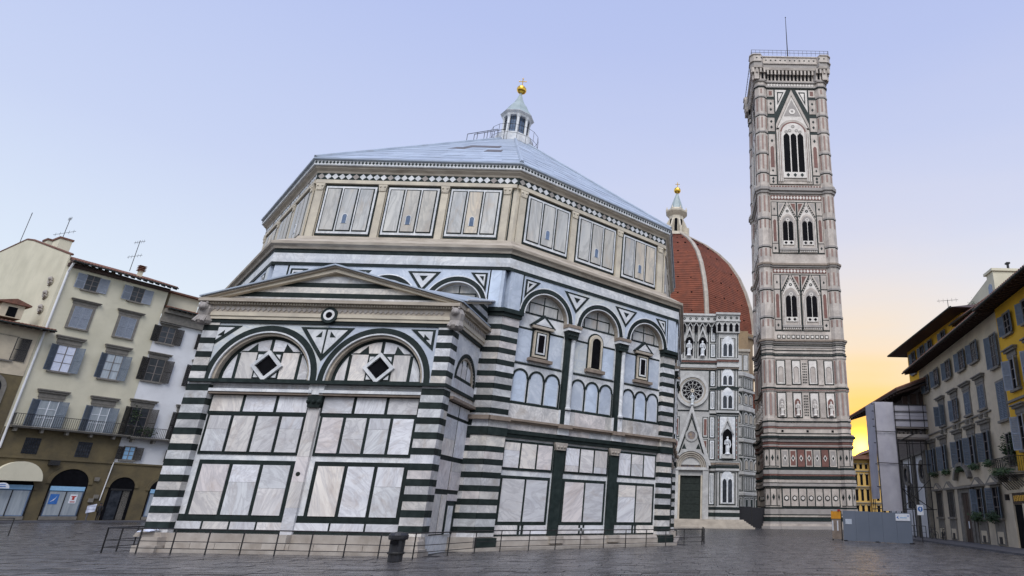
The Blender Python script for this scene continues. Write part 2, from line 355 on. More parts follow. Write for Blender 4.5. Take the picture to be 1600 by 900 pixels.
def lower_face(k, u_from=0.0, u_to=13.2):
    fr = oct_frame(k, A); full = u_from == 0
    wall = fr.box('wall', 0, SP, 0, 16.0, -1.0, 0, 'marble_pale', bap)
    # plinth and seat
    slopedring('plinth', k, A, [(0, 0), (.85, 0), (.85, .16), (.50, .18), (.50, .45), (.36, .62), (0, .66)], 'plinth', wall)
    for bi, (b0, b1) in enumerate(BAYS):
        if b1 < u_from or b0 > u_to: pass
        else:
            fr.box('green_line', b0, b1, .68, .75, 0, .03, 'green', wall)
            c = (b0+b1)/2
            fr.box('marble_slab', b0, c-.22, .76, 1.21, 0, .035, 'marble', wall); fr.box('marble_slab', c+.22, b1, .76, 1.21, 0, .035, 'marble', wall)
            if bi == 1:
                for i in range(3):
                    for j in range(3):
                        fr.box('chequer_tile', c-.21+.14*i, c-.07+.14*i, .76+.15*j, .91+.15*j, 0, .02+.01*((i+j) % 2), 'green' if (i+j) % 2 == 0 else 'marble_pale', wall)
            else:
                for q in (-.17, .05): fr.box('green_mullion', c+q, c+q+.12, .76, 1.21, 0, .03, 'green', wall)
            panelset(fr, b0+.08, b1-.10, 1.22, 3.73, 2, .17, .13, .04, wall)
            panelset(fr, b0+.02, b1-.02, 4.02, 5.60, 3, .13, .12, .04, wall)
            # blind arcade of the upper floor
            fr.box('green_line', b0-.02, b1+.0, 7.58, 7.72, 0, .03, 'green', wall)
            w = (b1-b0-.1)/3
            for i in range(3):
                cc = b0+.05+w*(i+.5)
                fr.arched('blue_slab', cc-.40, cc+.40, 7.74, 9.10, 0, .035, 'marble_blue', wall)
                fr.ring('blind_arch', cc, 9.10, .405, .52, 0, PI, 0, .07, 'green', wall, n=14)
                fr.box('green_mullion', cc-w/2-.055, cc-w/2+.055, 7.72, 9.1, 0, .03, 'green', wall)
            fr.box('green_mullion', b1-.10, b1+.0, 7.72, 9.1, 0, .03, 'green', wall)
            fr.box('green_line', b0, b1, 9.86, 9.96, 0, .03, 'green', wall)
            # slabs either side of the window
            c = (b0+b1)/2
            for q0, q1 in ((b0+.10, c-.62), (c+.62, b1-.12)):
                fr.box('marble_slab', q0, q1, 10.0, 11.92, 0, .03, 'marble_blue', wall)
                fr.box('green_line', q0-.05, q1+.05, 11.95, 12.06, 0, .028, 'green', wall)
            if bi != 1:
                panelset(fr, c-.62, c+.62, 10.3, 12.12, 1, .12, .1, .03, wall, 'cornice')
                fr.box('window_frame', c-.44, c+.44, 10.42, 12.02, 0, .10, 'attic_stone', wall)
                fr.box('green_frame', c-.36, c+.36, 10.55, 11.92, .1, .115, 'green', wall)
                fr.box('window_frame', c-.29, c+.29, 10.62, 11.86, .1, .13, 'marble_pale', wall)
                fr.box('window', c-.19, c+.19, 10.72, 11.76, .1, .14, 'dark', wall)
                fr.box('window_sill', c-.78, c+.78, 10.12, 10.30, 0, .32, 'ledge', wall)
                fr.box('window_lintel', c-.72, c+.72, 12.12, 12.27, 0, .26, 'cornice', wall)
                fr.prism('pediment', [(c-.86, 12.27), (c+.86, 12.27), (c, 13.02)], 0, .22, 'green', wall)
                fr.prism('pediment_slab', [(c-.55, 12.33), (c+.55, 12.33), (c, 12.80)], .21, .25, 'marble_pale', wall)
            else:
                fr.arched('green_frame', c-.60, c+.60, 10.35, 12.15, 0, .06, 'green', wall)
                fr.arched('window_frame', c-.52, c+.52, 10.35, 12.12, 0, .12, 'attic_stone', wall)
                fr.ring('window_moulding', c, 12.05, .34, .46, 0, PI, .1, .2, 'attic_stone', wall, leg=1.6)
                fr.arched('window', c-.34, c+.34, 10.45, 12.05, .1, .135, 'dark', wall)
                fr.box('window_sill', c-.70, c+.70, 10.15, 10.35, 0, .32, 'ledge', wall)
        # lunette: recessed wall behind an arch
        c = (b0+b1)/2
        fr.box('green_line', b0+.12, b1-.12, 12.92, 13.02, 0, .03, 'green', wall)
        R = 1.50
        zs = 12.75
        fr.prism('lunette_slab', [(c-1.28, 13.06), (c+1.28, 13.06)]+[(c+1.42*math.cos(a), zs+1.42*math.sin(a)) for a in [.32+(PI-.64)*i/12 for i in range(13)]], 0, .012, 'attic_slab', wall)
        for q in (-.98, 0, .98): fr.box('green_mullion', c+q-.035, c+q+.035, 13.0, 13.62 if q else 13.62, .0, .03, 'green', wall)
        fr.box('green_line', c-1.0, c+1.0, 13.62, 13.69, 0, .03, 'green', wall)
        fr.box('green_mullion', c-.03, c+.03, 13.69, 14.15, 0, .028, 'green', wall)
        e0 = .0 if bi == 0 else (BAYS[bi-1][1]+b0)/2; e1 = SP if bi == 2 else (b1+BAYS[bi+1][0])/2
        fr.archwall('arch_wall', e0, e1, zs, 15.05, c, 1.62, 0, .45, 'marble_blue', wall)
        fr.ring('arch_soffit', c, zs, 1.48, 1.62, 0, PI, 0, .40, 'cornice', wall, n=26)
        fr.ring('arch_fillet', c, zs, 1.47, 1.53, 0, PI, .38, .46, 'marble_pale', wall, n=26)
        fr.ring('green_arch', c, zs, 1.56, 1.80, 0, PI, .42, .475, 'green', wall, n=26)
        fr.ring('arch_fillet', c, zs, 1.80, 1.86, .08, PI-.08, .42, .485, 'marble_pale', wall, n=26)
    # spandrel triangles
    for u_, half in ((4.61, 0), (8.59, 0), (.98, 1), (12.22, -1)):
        if half == 0:
            fr.prism('spandrel_triangle', [(u_-.95, 14.82), (u_, 13.55), (u_+.95, 14.82)], .45, .47, 'green', wall)
            fr.prism('spandrel_slab', [(u_-.68, 14.70), (u_, 13.80), (u_+.68, 14.70)], .46, .482, 'marble_pale', wall)
            fr.prism('spandrel_inlay', [(u_-.24, 14.55), (u_, 14.22), (u_+.24, 14.55)], .48, .49, 'green', wall)
        else:
            q = half
            fr.prism('spandrel_triangle', [(u_, 14.82), (u_, 13.60), (u_+q*.98, 14.82)], .45, .47, 'green', wall)
            fr.prism('spandrel_slab', [(u_+q*.12, 14.71), (u_+q*.12, 13.98), (u_+q*.72, 14.71)], .46, .482, 'marble_pale', wall)
            fr.prism('spandrel_inlay', [(u_+q*.2, 14.60), (u_+q*.2, 14.30), (u_+q*.45, 14.60)], .48, .49, 'green', wall)
            fr.box('green_mullion', u_-q*.16-.04, u_-q*.16+.04, 12.7, 15.05, .45, .475, 'green', wall)
    # frieze up to the cornice
    slopedring('green_band', k, A, [(0, 15.02), (.50, 15.02), (.50, 15.20), (0, 15.20)], 'green', wall)
    slopedring('frieze', k, A, [(0, 15.20), (.52, 15.20), (.54, 15.45), (.49, 15.47), (.50, 15.76), (0, 15.76)], 'marble_pale', wall)
    slopedring('green_band', k, A, [(0, 15.76), (.50, 15.76), (.50, 16.02), (0, 16.02)], 'green', wall)
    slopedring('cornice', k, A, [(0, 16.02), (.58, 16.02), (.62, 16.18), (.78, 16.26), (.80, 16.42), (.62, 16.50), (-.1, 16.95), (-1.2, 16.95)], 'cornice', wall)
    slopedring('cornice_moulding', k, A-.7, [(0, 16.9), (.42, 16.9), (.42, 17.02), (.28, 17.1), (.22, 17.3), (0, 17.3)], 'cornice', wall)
    # columns and pilasters between bays
    for u_ in (4.615, 8.585):
        if u_from <= u_ <= u_to:
            fr.box('green_pilaster', u_-.32, u_+.32, .62, 5.28, 0, .16, 'green', wall)
            fr.box('pilaster_base', u_-.42, u_+.42, .3, .66, .2, .62, 'plinth', wall)
            b = MB(); b.fprism(fr, [(u_-.30, 5.28), (u_+.30, 5.28), (u_+.42, 5.62), (u_+.42, 5.70), (u_-.42, 5.70), (u_-.42, 5.62)], 0, .26)
            for q in (-.22, 0, .22): b.ball(fr.p(u_+q, 5.46, .26), .085, 6)
            b.make('pilaster_capital', 'plinth', wall)
        fr.box('green_pilaster', u_-.30, u_-.02, 6.72, 12.1, 0, .30, 'green', wall)
        b = MB(); b.lathe(fr.p(u_+.16, 7.62, .22), [(.22, 0), (.22, .1), (.17, .16), (.155, .3), (.155, 4.1), (.18, 4.16), (.18, 4.3)], 14)
        b.make('column', 'marble_pale', wall)
        b = MB(); b.fprism(fr, [(u_-.32, 11.9), (u_+.32, 11.9), (u_+.42, 12.38), (u_-.42, 12.38)], 0, .46)
        for q in (-.3, -.1, .1, .3): b.ball(fr.p(u_+q, 12.12, .44), .085, 6)
        b.make('column_capital', 'green', wall)
        fr.box('column_abacus', u_-.46, u_+.46, 12.38, 12.56, 0, .55, 'marble_pale', wall)
        fr.box('column_abacus', u_-.50, u_+.50, 12.56, 12.75, 0, .60, 'ledge', wall)
    # entablature of the ground floor
    bz = .95 if full else u_from
    if u_from < 5:
        fr.box('green_architrave', .9, 12.3, 5.72, 5.92, 0, .14, 'green', wall)
        fr.box('green_architrave', .9, 12.3, 5.92, 6.14, 0, .20, 'green', wall)
        for q in range(4): fr.box('frieze_slab', .9+2.85*q+.004, .9+2.85*(q+1)-.004, 6.14, 6.50, 0, .15, 'marble_course', wall)
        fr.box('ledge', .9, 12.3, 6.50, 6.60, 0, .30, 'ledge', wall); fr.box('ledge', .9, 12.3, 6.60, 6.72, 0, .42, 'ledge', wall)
        for q in range(5): fr.box('parapet_slab', .9+2.28*q+.004, .9+2.28*(q+1)-.004, 6.72, 7.56, 0, .10, 'marble_course', wall)
        for u_ in (4.615, 8.585):
            fr.box('pier_block', u_-.38, u_+.38, 6.14, 6.50, 0, .28, 'marble_pale', wall); fr.box('ledge', u_-.46, u_+.46, 6.5, 6.72, 0, .52, 'ledge', wall); fr.box('pier_block', u_-.38, u_+.38, 6.72, 7.56, 0, .26, 'marble_pale', wall)
    # corner piers
    for (p0, p1, side) in ((-.12, .95, 0), (12.25, SP+.12, 1)):
        if (side == 0 and not (u_from <= 0)) or (side == 1 and u_to < SP): continue
        stripes(fr, p0, p1, .66, 5.7, .32, wall, DARKZ)
        stripes(fr, p0, p1, 6.72, 12.3, .32, wall, DARKZ)
        fr.box('green_architrave', p0-.03, p1+.03, 5.72, 6.14, 0, .40, 'green', wall); fr.box('frieze_slab', p0, p1, 6.14, 6.5, 0, .34, 'marble_course', wall)
        fr.box('ledge', p0-.08, p1+.06, 6.50, 6.72, 0, .58, 'ledge', wall)
        fr.box('pier_cap', p0-.05, p1+.08, 12.3, 12.52, 0, .42, 'green', wall); fr.box('pier_cap', p0-.1, p1+.12, 12.52, 12.75, 0, .52, 'green', wall)
        fr.box('plinth_course', p0-.05, p1+.05, .16, .62, .2, .60, 'green', wall)
        fr.box('marble_slab', p0+.3 if side == 0 else p0+.05, p1-.1 if side == 0 else p1-.3, 12.78, 15.0, .45, .47, 'marble_blue', wall)
    return wall
A2 = 15.10; S2 = A2/1.2071
def attic_face(k):
    fr = oct_frame(k, A2)
    wall = fr.box('attic_wall', 0, S2, 16.5, 22.2, -1.0, 0, 'attic_stone', bap)
    off = -.12 if k == 0 else 0
    for c in (S2/2-3.88+off, S2/2+off, S2/2+3.88+off):
        fr.box('green_frame', c-1.66, c+1.66, 17.50, 20.98, 0, .05, 'green', wall)
        fr.box('white_frame', c-1.57, c+1.57, 17.62, 20.85, .04, .08, 'marble_pale', wall)
        for i in range(3):
            q = c-1.0+i*1.0
            fr.box('green_frame', q-.455, q+.455, 17.78, 20.72, .07, .10, 'green', wall)
            fr.box('attic_slab', q-.39, q+.39, 17.85, 20.65, .09, .13, 'attic_slab', wall)
        fr.arched('attic_window', c-.13, c+.13, 18.3, 18.78, .12, .15, 'glass_blue', wall)
        fr.ring('window_moulding', c, 18.78, .13, .17, 0, PI, .12, .165, 'marble_pale', wall, n=8, leg=.48)
    for c in (S2/2-5.82+off, S2/2-1.94+off, S2/2+1.94+off, S2/2+5.82+off):
        fr.box('attic_pilaster', c-.21, c+.21, 17.35, 20.55, 0, .12, 'attic_stone', wall)
        b = MB(); b.fprism(fr, [(c-.2, 20.55), (c+.2, 20.55), (c+.28, 21.0), (c-.28, 21.0)], 0, .17)
        for q in (-.14, .14): b.ball(fr.p(c+q, 20.85, .17), .07, 6); b.ball(fr.p(c+q, 20.65, .15), .05, 6)
        b.make('pilaster_capital', 'attic_stone', wall)
    for u_ in (.22, S2-.30): fr.box('green_line', u_, u_+.08, 17.4, 20.95, 0, .03, 'green', wall)
    fr.box('frieze_block', 0, S2, 21.02, 21.26, 0, .18, 'attic_stone', wall)
    # diamond frieze
    fr.box('green_band', -.05, S2+.05, 21.28, 21.74, 0, .12, 'green', wall)
    n = 29; w = S2/n
    for i in range(n):
        c = w*(i+.5); fr.prism('diamond_tile', [(c-w*.48, 21.51), (c, 21.30), (c+w*.48, 21.51), (c, 21.72)], .11, .14, 'marble_pale' if i % 5 else 'tower_grey', wall)
    slopedring('attic_cornice', k, A2, [(0, 21.74), (.14, 21.74), (.18, 21.86), (.34, 22.0), (.36, 22.12), (0, 22.12)], 'cornice', wall)
    slopedring('cornice_fascia', k, A2, [(0, 22.12), (.46, 22.12), (.48, 22.16), (.48, 22.46), (0, 22.46)], 'marble_pale', wall)
    f2 = oct_frame(k, A2+.48); n = 58; w = (A2+.48)/1.2071/n; b = MB()
    for i in range(n):
        c = w*(i+.5); b.fprism(f2, [(c-w*.42, 22.31), (c, 22.20), (c+w*.42, 22.31), (c, 22.42)], -.01, .008)
    b.make('diamond_inlay', 'green', wall, kind='stuff')
    slopedring('roof_edge', k, A2, [(0, 22.46), (.56, 22.46), (.60, 22.52), (.56, 22.60), (0, 22.70)], 'roof_marble', wall)
for k in range(8):
    if k == 0: lower_face(k, 11.6, 13.2)
    elif k in (1, 2): lower_face(k)
    elif k == 7: lower_face(k)
    else:
        fr = oct_frame(k, A); w_ = fr.box('wall', 0, SP, 0, 16.0, -1.0, 0, 'marble_pale', bap)
        slopedring('cornice', k, A, [(0, 15.8), (.58, 16.02), (.80, 16.42), (-.1, 16.95), (-1.2, 16.95)], 'cornice', w_)
    attic_face(k)
# left-hand strip of the west face pier
# roof: eight marble slopes, laid in slabs
roof = MB(); APEX = Vector((.45, 0, 34.7)); RB = A2+.50
b0 = MB()
cs = [Vector(((RB/math.cos(PI/8))*math.sin(PI/8+PI/4*i), -(RB/math.cos(PI/8))*math.cos(PI/8+PI/4*i), 22.62)) for i in range(8)]
b0.add(cs+[APEX], [(i, (i+1) % 8, 8) for i in range(8)])
roof_o = b0.make('roof', 'roof_marble', bap)
for i in range(8):
    a, b = cs[i-1], cs[i]                      # face i lies between corner i-1 and i
    nrm = (b-a).cross(APEX-a).normalized()
    if nrm.z < 0: nrm = -nrm
    rows = 13
    if i in (0, 1, 2, 7):
        for r_ in range(rows):
            f0, f1 = r_/rows, (r_+1)/rows
            if f0 > .93: continue
            w = (b-a).length*(1-f0); nn = max(1, int(w/1.25))
            if i in (2, 7): nn = max(1, nn//2)
            for j in range(nn):
                g0, g1 = j/nn, (j+1)/nn
                lo0 = a.lerp(b, g0).lerp(APEX, f0); lo1 = a.lerp(b, g1).lerp(APEX, f0)
                hi0 = a.lerp(b, g0).lerp(APEX, f1); hi1 = a.lerp(b, g1).lerp(APEX, f1)
                c_ = (lo0+lo1+hi0+hi1)/4
                lift = nrm*random.uniform(.012, .03); low = nrm*.0
                pts = [c_+(p-c_)*.996 for p in (lo0, lo1, hi1, hi0)]
                dark = random.random() < (.07 if i in (0, 7) and r_ > 3 else .01)
                vs = pts+[p+lift+(nrm*.012 if q < 2 else nrm*0) for q, p in enumerate(pts)]
                obj('roof_slab', vs, [(0, 1, 2, 3), (4, 5, 6, 7), (0, 1, 5, 4), (1, 2, 6, 5), (2, 3, 7, 6), (3, 0, 4, 7)], 'roof_dark' if dark and random.random() < .6 else 'roof_marble', roof_o)
    b1 = MB(); b1.tube(b+Vector((0, 0, .05)), b.lerp(APEX, .95)+Vector((0, 0, .06)), .13, 6); b1.make('roof_hip', 'roof_marble', roof_o)
# lantern
lan = MB().lathe((.45, 0, 34.0), [(1.75, -.5), (1.75, .35), (1.5, .45), (1.3, .5)], 8, PI/8).make('lantern', 'marble_pale', bap)
MB().lathe((.45, 0, 34.4), [(.92, 0), (.92, 2.1)], 8, PI/8).make('lantern_glass', 'glass_blue', lan)
for i in range(8):
    a = PI/8+PI/4*i; c_ = Vector((.45+1.12*math.cos(a), 1.12*math.sin(a), 34.4))
    MB().lathe(c_, [(.20, 0), (.15, .15), (.13, .2), (.13, 1.8), (.2, 2.0), (.2, 2.1)], 8).make('lantern_column', 'marble_pale', lan)
    a2 = a+PI/8; r_ = 1.06
    bb = MB()
    for q in (-.16, 0, .16):
        px_, py_ = .45+r_*math.cos(a2)-q*math.sin(a2)*1.6, r_*math.sin(a2)+q*math.cos(a2)*1.6
        bb.tube((px_, py_, 34.5), (px_, py_, 36.4), .02, 4)
    for q in (35.0, 35.5, 36.0):
        bb.tube((.45+r_*math.cos(a2)+.3*math.sin(a2), r_*math.sin(a2)-.3*math.cos(a2), q), (.45+r_*math.cos(a2)-.3*math.sin(a2), r_*math.sin(a2)+.3*math.cos(a2), q), .02, 4)
    bb.make('lantern_grille', 'iron', lan)
MB().lathe((.45, 0, 36.45), [(1.3, 0), (1.36, .15), (1.50, .28), (1.56, .34), (1.5, .42)], 8, PI/8).make('lantern_cornice', 'marble_pale', lan)
MB().lathe((.45, 0, 36.86), [(1.52, 0), (1.15, .5), (.92, 1.0), (.55, 1.5), (.28, 2.1), (.12, 2.6), (.10, 2.85)], 8, PI/8).make('lantern_roof', 'lead', lan)
MB().ball((.47, 0, 40.05), .46, 16, .95).make('golden_ball', 'gold', lan)
MB().tube((.47, 0, 40.4), (.47, 0, 41.35), .04).tube((.17, 0, 41.02), (.77, 0, 41.02), .04).ball((.47, 0, 41.35), .07, 6).ball((.15, 0, 41.02), .06, 6).ball((.79, 0, 41.02), .06, 6).make('cross', 'gold', lan)
rl = MB()
for i in range(16):
    a, b = 2*PI*i/16, 2*PI*(i+1)/16; R_ = 2.15
    pa = Vector((.45+R_*math.cos(a), R_*math.sin(a), 33.1)); pb = Vector((.45+R_*math.cos(b), R_*math.sin(b), 33.1))
    rl.tube(pa, pa+Vector((0, 0, 1.7)), .018, 5)
    for q in (.8, 1.7): rl.tube(pa+Vector((0, 0, q)), pb+Vector((0, 0, q)), .016, 5)
rl.make('roof_railing', 'iron', lan)
# access ladder rail on the western slope
rl = MB()
for q in (-.3, .3):
    p0 = Vector((-2.2+q, -3.4, 31.8)); p1 = Vector((-.2+q, -1.9, 33.4))
    rl.tube(p0+Vector((0, 0, .9)), p1+Vector((0, 0, .9)), .03, 5)
    for f in (0, .33, .66, 1): rl.tube(p0.lerp(p1, f)-Vector((0, 0, .2)), p0.lerp(p1, f)+Vector((0, 0, .9)), .025, 5)
rl.make('ladder_rail', 'iron', lan)

# ---- scarsella (rectangular apse)
SX0, SX1, SY = -6.18, 5.62, -20.04
sf = Fr((0, SY), (1, 0)); ss = Fr((SX1, 0), (0, 1)); sn = Fr((SX0, 0), (0, -1))
scar = MB()
scar.fbox(sf, SX0, SX1, 0, 11.45, SY-(-15.5), 0); scar = scar.make('apse_wall', 'marble_pale', bap)
sf.box('plinth', SX0+.5, SX1+.45, 0, .18, 0, 1.0, 'plinth', scar)
sf.prism('plinth', [(SX0+.1, .18), (SX1+.3, .18), (SX1+.2, .78), (SX0+.1, .78)], 0, .45, 'plinth', scar)
for i in range(9): sf.box('seat_slab', SX0+1.3+1.05*i+.01, SX0+1.3+1.05*(i+1)-.01, .18, .42, .4, .74, 'plinth', scar)
for x0, x1 in ((-5.22, -.55), (.02, 4.62)):
    sf.box('green_line', x0, x1, .80, .90, 0, .03, 'green', scar)
    n = 4
    sf.box('green_frame', x0, x1, .9, 1.57, 0, .03, 'green', scar)
    sf.panes('dado_slab', x0+.0, x1-.0, .92, 1.27, 4 if x0 < 0 else 3, .09, .02, .05, 'marble', scar)
    panelset(sf, x0+.27, x1-.02, 1.36, 3.92, 3, .2, .17, .04, scar)
    panelset(sf, x0+.06, x1-.02, 4.17, 6.05, 4, .13, .15, .04, scar)
    sf.box('green_frame', x0+.0, x1, 6.0, 6.92, 0, .035, 'green', scar)
    sf.panes('marble_slab', x0+.08, x1-.08, 6.13, 6.88, 3, .15, .02, .06, 'marble', scar)
    sf.box('ledge', x0-.1, x1+.12, 6.92, 7.02, 0, .30, 'ledge', scar); sf.box('ledge_top', x0-.1, x1+.12, 7.02, 7.16, 0, .36, 'marble_pale', scar)  # thin brown course below ledge_top puts its shadow into the colour
    sf.box('parapet_slab', x0-.1, x1+.12, 7.16, 7.43, 0, .12, 'marble', scar)
sf.box('green_line', SX0-.05, SX1+.25, 7.43, 7.58, 0, .50, 'green', scar)
# central pilaster
[sf.box('pilaster_block', -.52, .02, .78+1.114*i_, .78+1.114*(i_+1)-.006, 0, .16+.004*(i_ % 2), 'marble', scar) for i_ in range(5)]; sf.box('pilaster_base', -.75, .22, .2, .78, .3, .8, 'plinth', scar)
b = MB(); b.fprism(sf, [(-.52, 6.35), (.02, 6.35), (.10, 6.95), (-.60, 6.95)], 0, .28)
for q in (-.5, -.25, 0): b.ball(sf.p(q, 6.62, .28), .11, 6)
b.make('pilaster_capital', 'green', scar); sf.box('pier_block', -.6, .1, 6.95, 7.43, 0, .30, 'marble_pale', scar)
sf.ring('medallion', -.29, 3.35, 0.0001, .10, 0, 2*PI, .1, .17, 'bronze', scar, n=12)
# arches with diamond windows
for c in (-3.0, 2.36):
    zs = 7.6; R_ = 2.20
    e0 = SX0 if c < 0 else -.32; e1 = -.32 if c < 0 else SX1
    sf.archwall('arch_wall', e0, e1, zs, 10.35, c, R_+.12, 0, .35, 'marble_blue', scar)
    sf.ring('arch_soffit', c, zs, R_-.02, R_+.12, 0, PI, 0, .28, 'cornice', scar, n=30)
    sf.ring('arch_fillet', c, zs, R_+.10, R_+.17, 0, PI, .3, .39, 'marble_pale', scar, n=30)
    sf.ring('green_arch', c, zs, R_+.17, R_+.45, 0, PI, .33, .375, 'green', scar, n=30)
    sf.ring('green_arch', c, zs, R_-.16, R_-.02, .03, PI-.03, 0, .04, 'green', scar, n=30)
    hgt = lambda x_: zs+math.sqrt(max((R_-.18)**2-(x_)**2, .0))
    for x0, x1 in ((-1.98, -1.56), (-1.40, -.62), (.62, 1.40), (1.56, 1.98)):
        if abs(x0+x1) > 3: top = [(c+x1 if x1 < 0 else c+x0, hgt(min(abs(x0), abs(x1)))), (c+x0 if x0 < 0 else c+x1, max(hgt(max(abs(x0), abs(x1))), zs+.1))]
        else: top = [(c+x1 if x0 < 0 else c+x0, 8.98), (c+x0 if x0 < 0 else c+x1, 8.98)]
        bl = [(c+x0 if x0 < 0 else c+x1, zs+.02), (c+x1 if x0 < 0 else c+x0, zs+.02)]
        sf.prism('marble_slab', bl+top, 0, .035, 'marble', scar)
        if abs(x0+x1) > 3: pass
    for q in (-1.56, 1.40): sf.box('green_mullion', c+q, c+q+.16, zs, 8.95, 0, .028, 'green', scar)
    sf.box('green_line', c-1.42, c+1.42, 8.98, 9.03, 0, .02, 'green', scar)
    for q0, q1 in ((-1.36, -.08), (.08, 1.36)):
        qi, qo = (q1, q0) if q0 < 0 else (q0, q1)
        arc = [(c+math.copysign(x_, q0+q1), hgt(x_)) for x_ in [abs(qi)+(abs(qo)-abs(qi))*i/6 for i in range(7)]]
        sf.prism('lunette_slab', [(c+qo, 9.05), (c+qi, 9.05)]+arc, 0, .035, 'marble', scar)
    for q in (-1, 1): sf.prism('green_triangle', [(c+q*.62, 9.0), (c+q*1.12, 9.0), (c+q*.70, 9.42)], .03, .05, 'green', scar)
    sf.box('green_mullion', c-.08, c+.08, 9.0, 9.72, 0, .03, 'green', scar)
    sf.box('green_frame', c-.62, c+.62, zs+.12, 9.0, 0, .04, 'green', scar)
    for sx in (-1, 1):
        for sz in (-1, 1):
            zc = 8.32; sf.prism('corner_slab', [(c+sx*.53, zc+sz*.56), (c+sx*.30, zc+sz*.56), (c+sx*.53, zc+sz*.33)], .03, .07, 'marble_pale', scar)
    zc = 8.32; R1, R2 = .76, .55
    sq = lambda r: [(c, zc-r), (c+r, zc), (c, zc+r), (c-r, zc)]
    o1, i1 = sq(R1), sq(R2); vs = [sf.p(u, z_, .04) for u, z_ in o1+i1]+[sf.p(u, z_, .16) for u, z_ in o1+i1]
    fs = []
    for i in range(4):
        j = (i+1) % 4; fs += [(i, j, 4+j, 4+i), (8+i, 12+i, 12+j, 8+j), (i, 8+i, 8+j, j), (4+i, 4+j, 12+j, 12+i)]
    obj('window_frame', vs, fs, 'marble_pale', scar)
    sf.prism('window', sq(R2+.01), .04, .055, 'dark', scar)
    sf.box('green_line', c-2.1, c+2.1, zs-.02, zs+.10, 0, .045, 'green', scar)
# spandrels
for (pts, pts2, pin) in (
    ([(-5.72, 10.22), (-5.72, 9.15), (-4.45, 10.22)], [(-5.60, 10.12), (-5.60, 9.45), (-4.80, 10.12)], [(-5.52, 9.70), (-5.22, 9.70), (-5.22, 9.98)]),
    ([(4.92, 10.22), (4.92, 9.15), (3.72, 10.22)], [(4.80, 10.12), (4.80, 9.45), (4.06, 10.12)], [(4.72, 9.70), (4.42, 9.70), (4.42, 9.98)]),
    ([(-1.62, 10.22), (-.32, 8.55), (.98, 10.22)], [(-1.30, 10.10), (-.32, 8.85), (.66, 10.10)], [(-.80, 9.72), (-.52, 9.72), (-.52, 10.02)])):
    sf.prism('spandrel_triangle', pts, .35, .375, 'green', scar); sf.prism('spandrel_slab', pts2, .37, .39, 'marble_pale', scar); sf.prism('spandrel_inlay', pin, .385, .40, 'green', scar)
sf.box('green_mullion', -.36, -.28, 8.8, 10.12, .385, .40, 'green', scar); sf.prism('spandrel_inlay', [(.16, 9.72), (-.12, 9.72), (-.12, 10.02)], .385, .40, 'green', scar)
# corner piers of the apse
SDK = [.24, .93, 1.59, 2.26, 2.92, 3.60, 4.29, 5.0, 5.68, 6.38, 7.03]; SDU = [7.94, 8.62, 9.30, 9.94]
for (x0, x1) in ((-6.28, -5.24), (4.72, 5.78)):
    stripes(sf, x0, x1, .78, 7.43, .36, scar, SDK, .30); 
    g_ = .62 if x0 < 0 else 0; b = MB(); b.fbox(sf, x0-.28+g_, x1+.28, .0, .30, .2, 1.15); b.fprism(sf, [(x0-.18+g_, .30), (x1+.18, .30), (x1+.12, .62), (x0-.12+g_, .62)], .2, .95); b.fprism(sf, [(x0-.1, .62), (x1+.1, .62), (x1, .80), (x0, .80)], .2, .7)
    b.make('corner_pedestal', 'plinth', scar)
    fx0, fx1 = (x0, x0+.72) if x0 < 0 else (x1-.72, x1)
    stripes(sf, fx0, fx1, 7.58, 10.35, .40, scar, SDU, .28)
stripes(ss, SY, -19.62, .78, 7.43, .16, scar, SDK, .30, d0=0)
stripes(ss, SY, -19.66, 7.58, 10.35, .16, scar, SDU, .28)
stripes(sn, -SY-1.0, -SY, .78, 7.43, .12, scar, SDK, .30); stripes(sn, -SY-.45, -SY, 7.58, 10.35, .12, scar, SDU, .28)
# side wall of the apse
ss.box('green_frame', -19.6, -15.7, .8, 7.0, 0, .02, 'green', scar)
ss.box('marble_slab', -19.55, -18.5, .85, 2.62, .01, .05, 'marble', scar); ss.box('marble_slab', -18.38, -17.75, .85, 2.62, .01, .05, 'marble', scar)
ss.box('green_frame', -17.62, -16.6, .8, 2.3, .01, .06, 'green', scar); ss.box('marble_slab', -17.45, -16.78, .8, 2.12, .05, .08, 'marble_pale', scar)
ss.box('marble_slab', -17.65, -15.8, 2.35, 2.66, .01, .05, 'marble', scar)
for z0, z1, n in ((2.86, 4.18, 2), (4.42, 6.20, 2), (6.36, 6.92, 2)): ss.panes('marble_slab', -19.5, -16.0, z0, z1, n, .16, .01, .05, 'marble', scar)
ss.box('ledge', -19.62, -16.1, 7.0, 7.14, 0, .34, 'ledge', scar); ss.box('parapet_slab', -19.62, -15.9, 7.14, 7.43, 0, .14, 'marble', scar); ss.box('green_line', -20.4, -15.9, 7.43, 7.58, 0, .24, 'green', scar)
c = -17.9
ss.box('parapet_slab', -19.66, -15.9, 7.58, 8.1, 0, .13, 'marble', scar); ss.box('green_line', -19.2, -16.6, 8.1, 8.30, 0, .06, 'green', scar)
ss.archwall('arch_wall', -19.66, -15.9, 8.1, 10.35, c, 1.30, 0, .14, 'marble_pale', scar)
ss.ring('green_arch', c, 8.1, 1.30, 1.50, 0, PI, .12, .165, 'green', scar)
ss.ring('arch_soffit', c, 8.1, 1.20, 1.30, 0, PI, 0, .12, 'cornice', scar)
ss.panes('marble_slab', c-1.0, c+1.0, 8.32, 9.0, 3, .12, 0, .04, 'marble', scar)
for q in (-.37, .37): ss.box('green_mullion', c+q-.05, c+q+.05, 8.3, 9.25, 0, .03, 'green', scar)
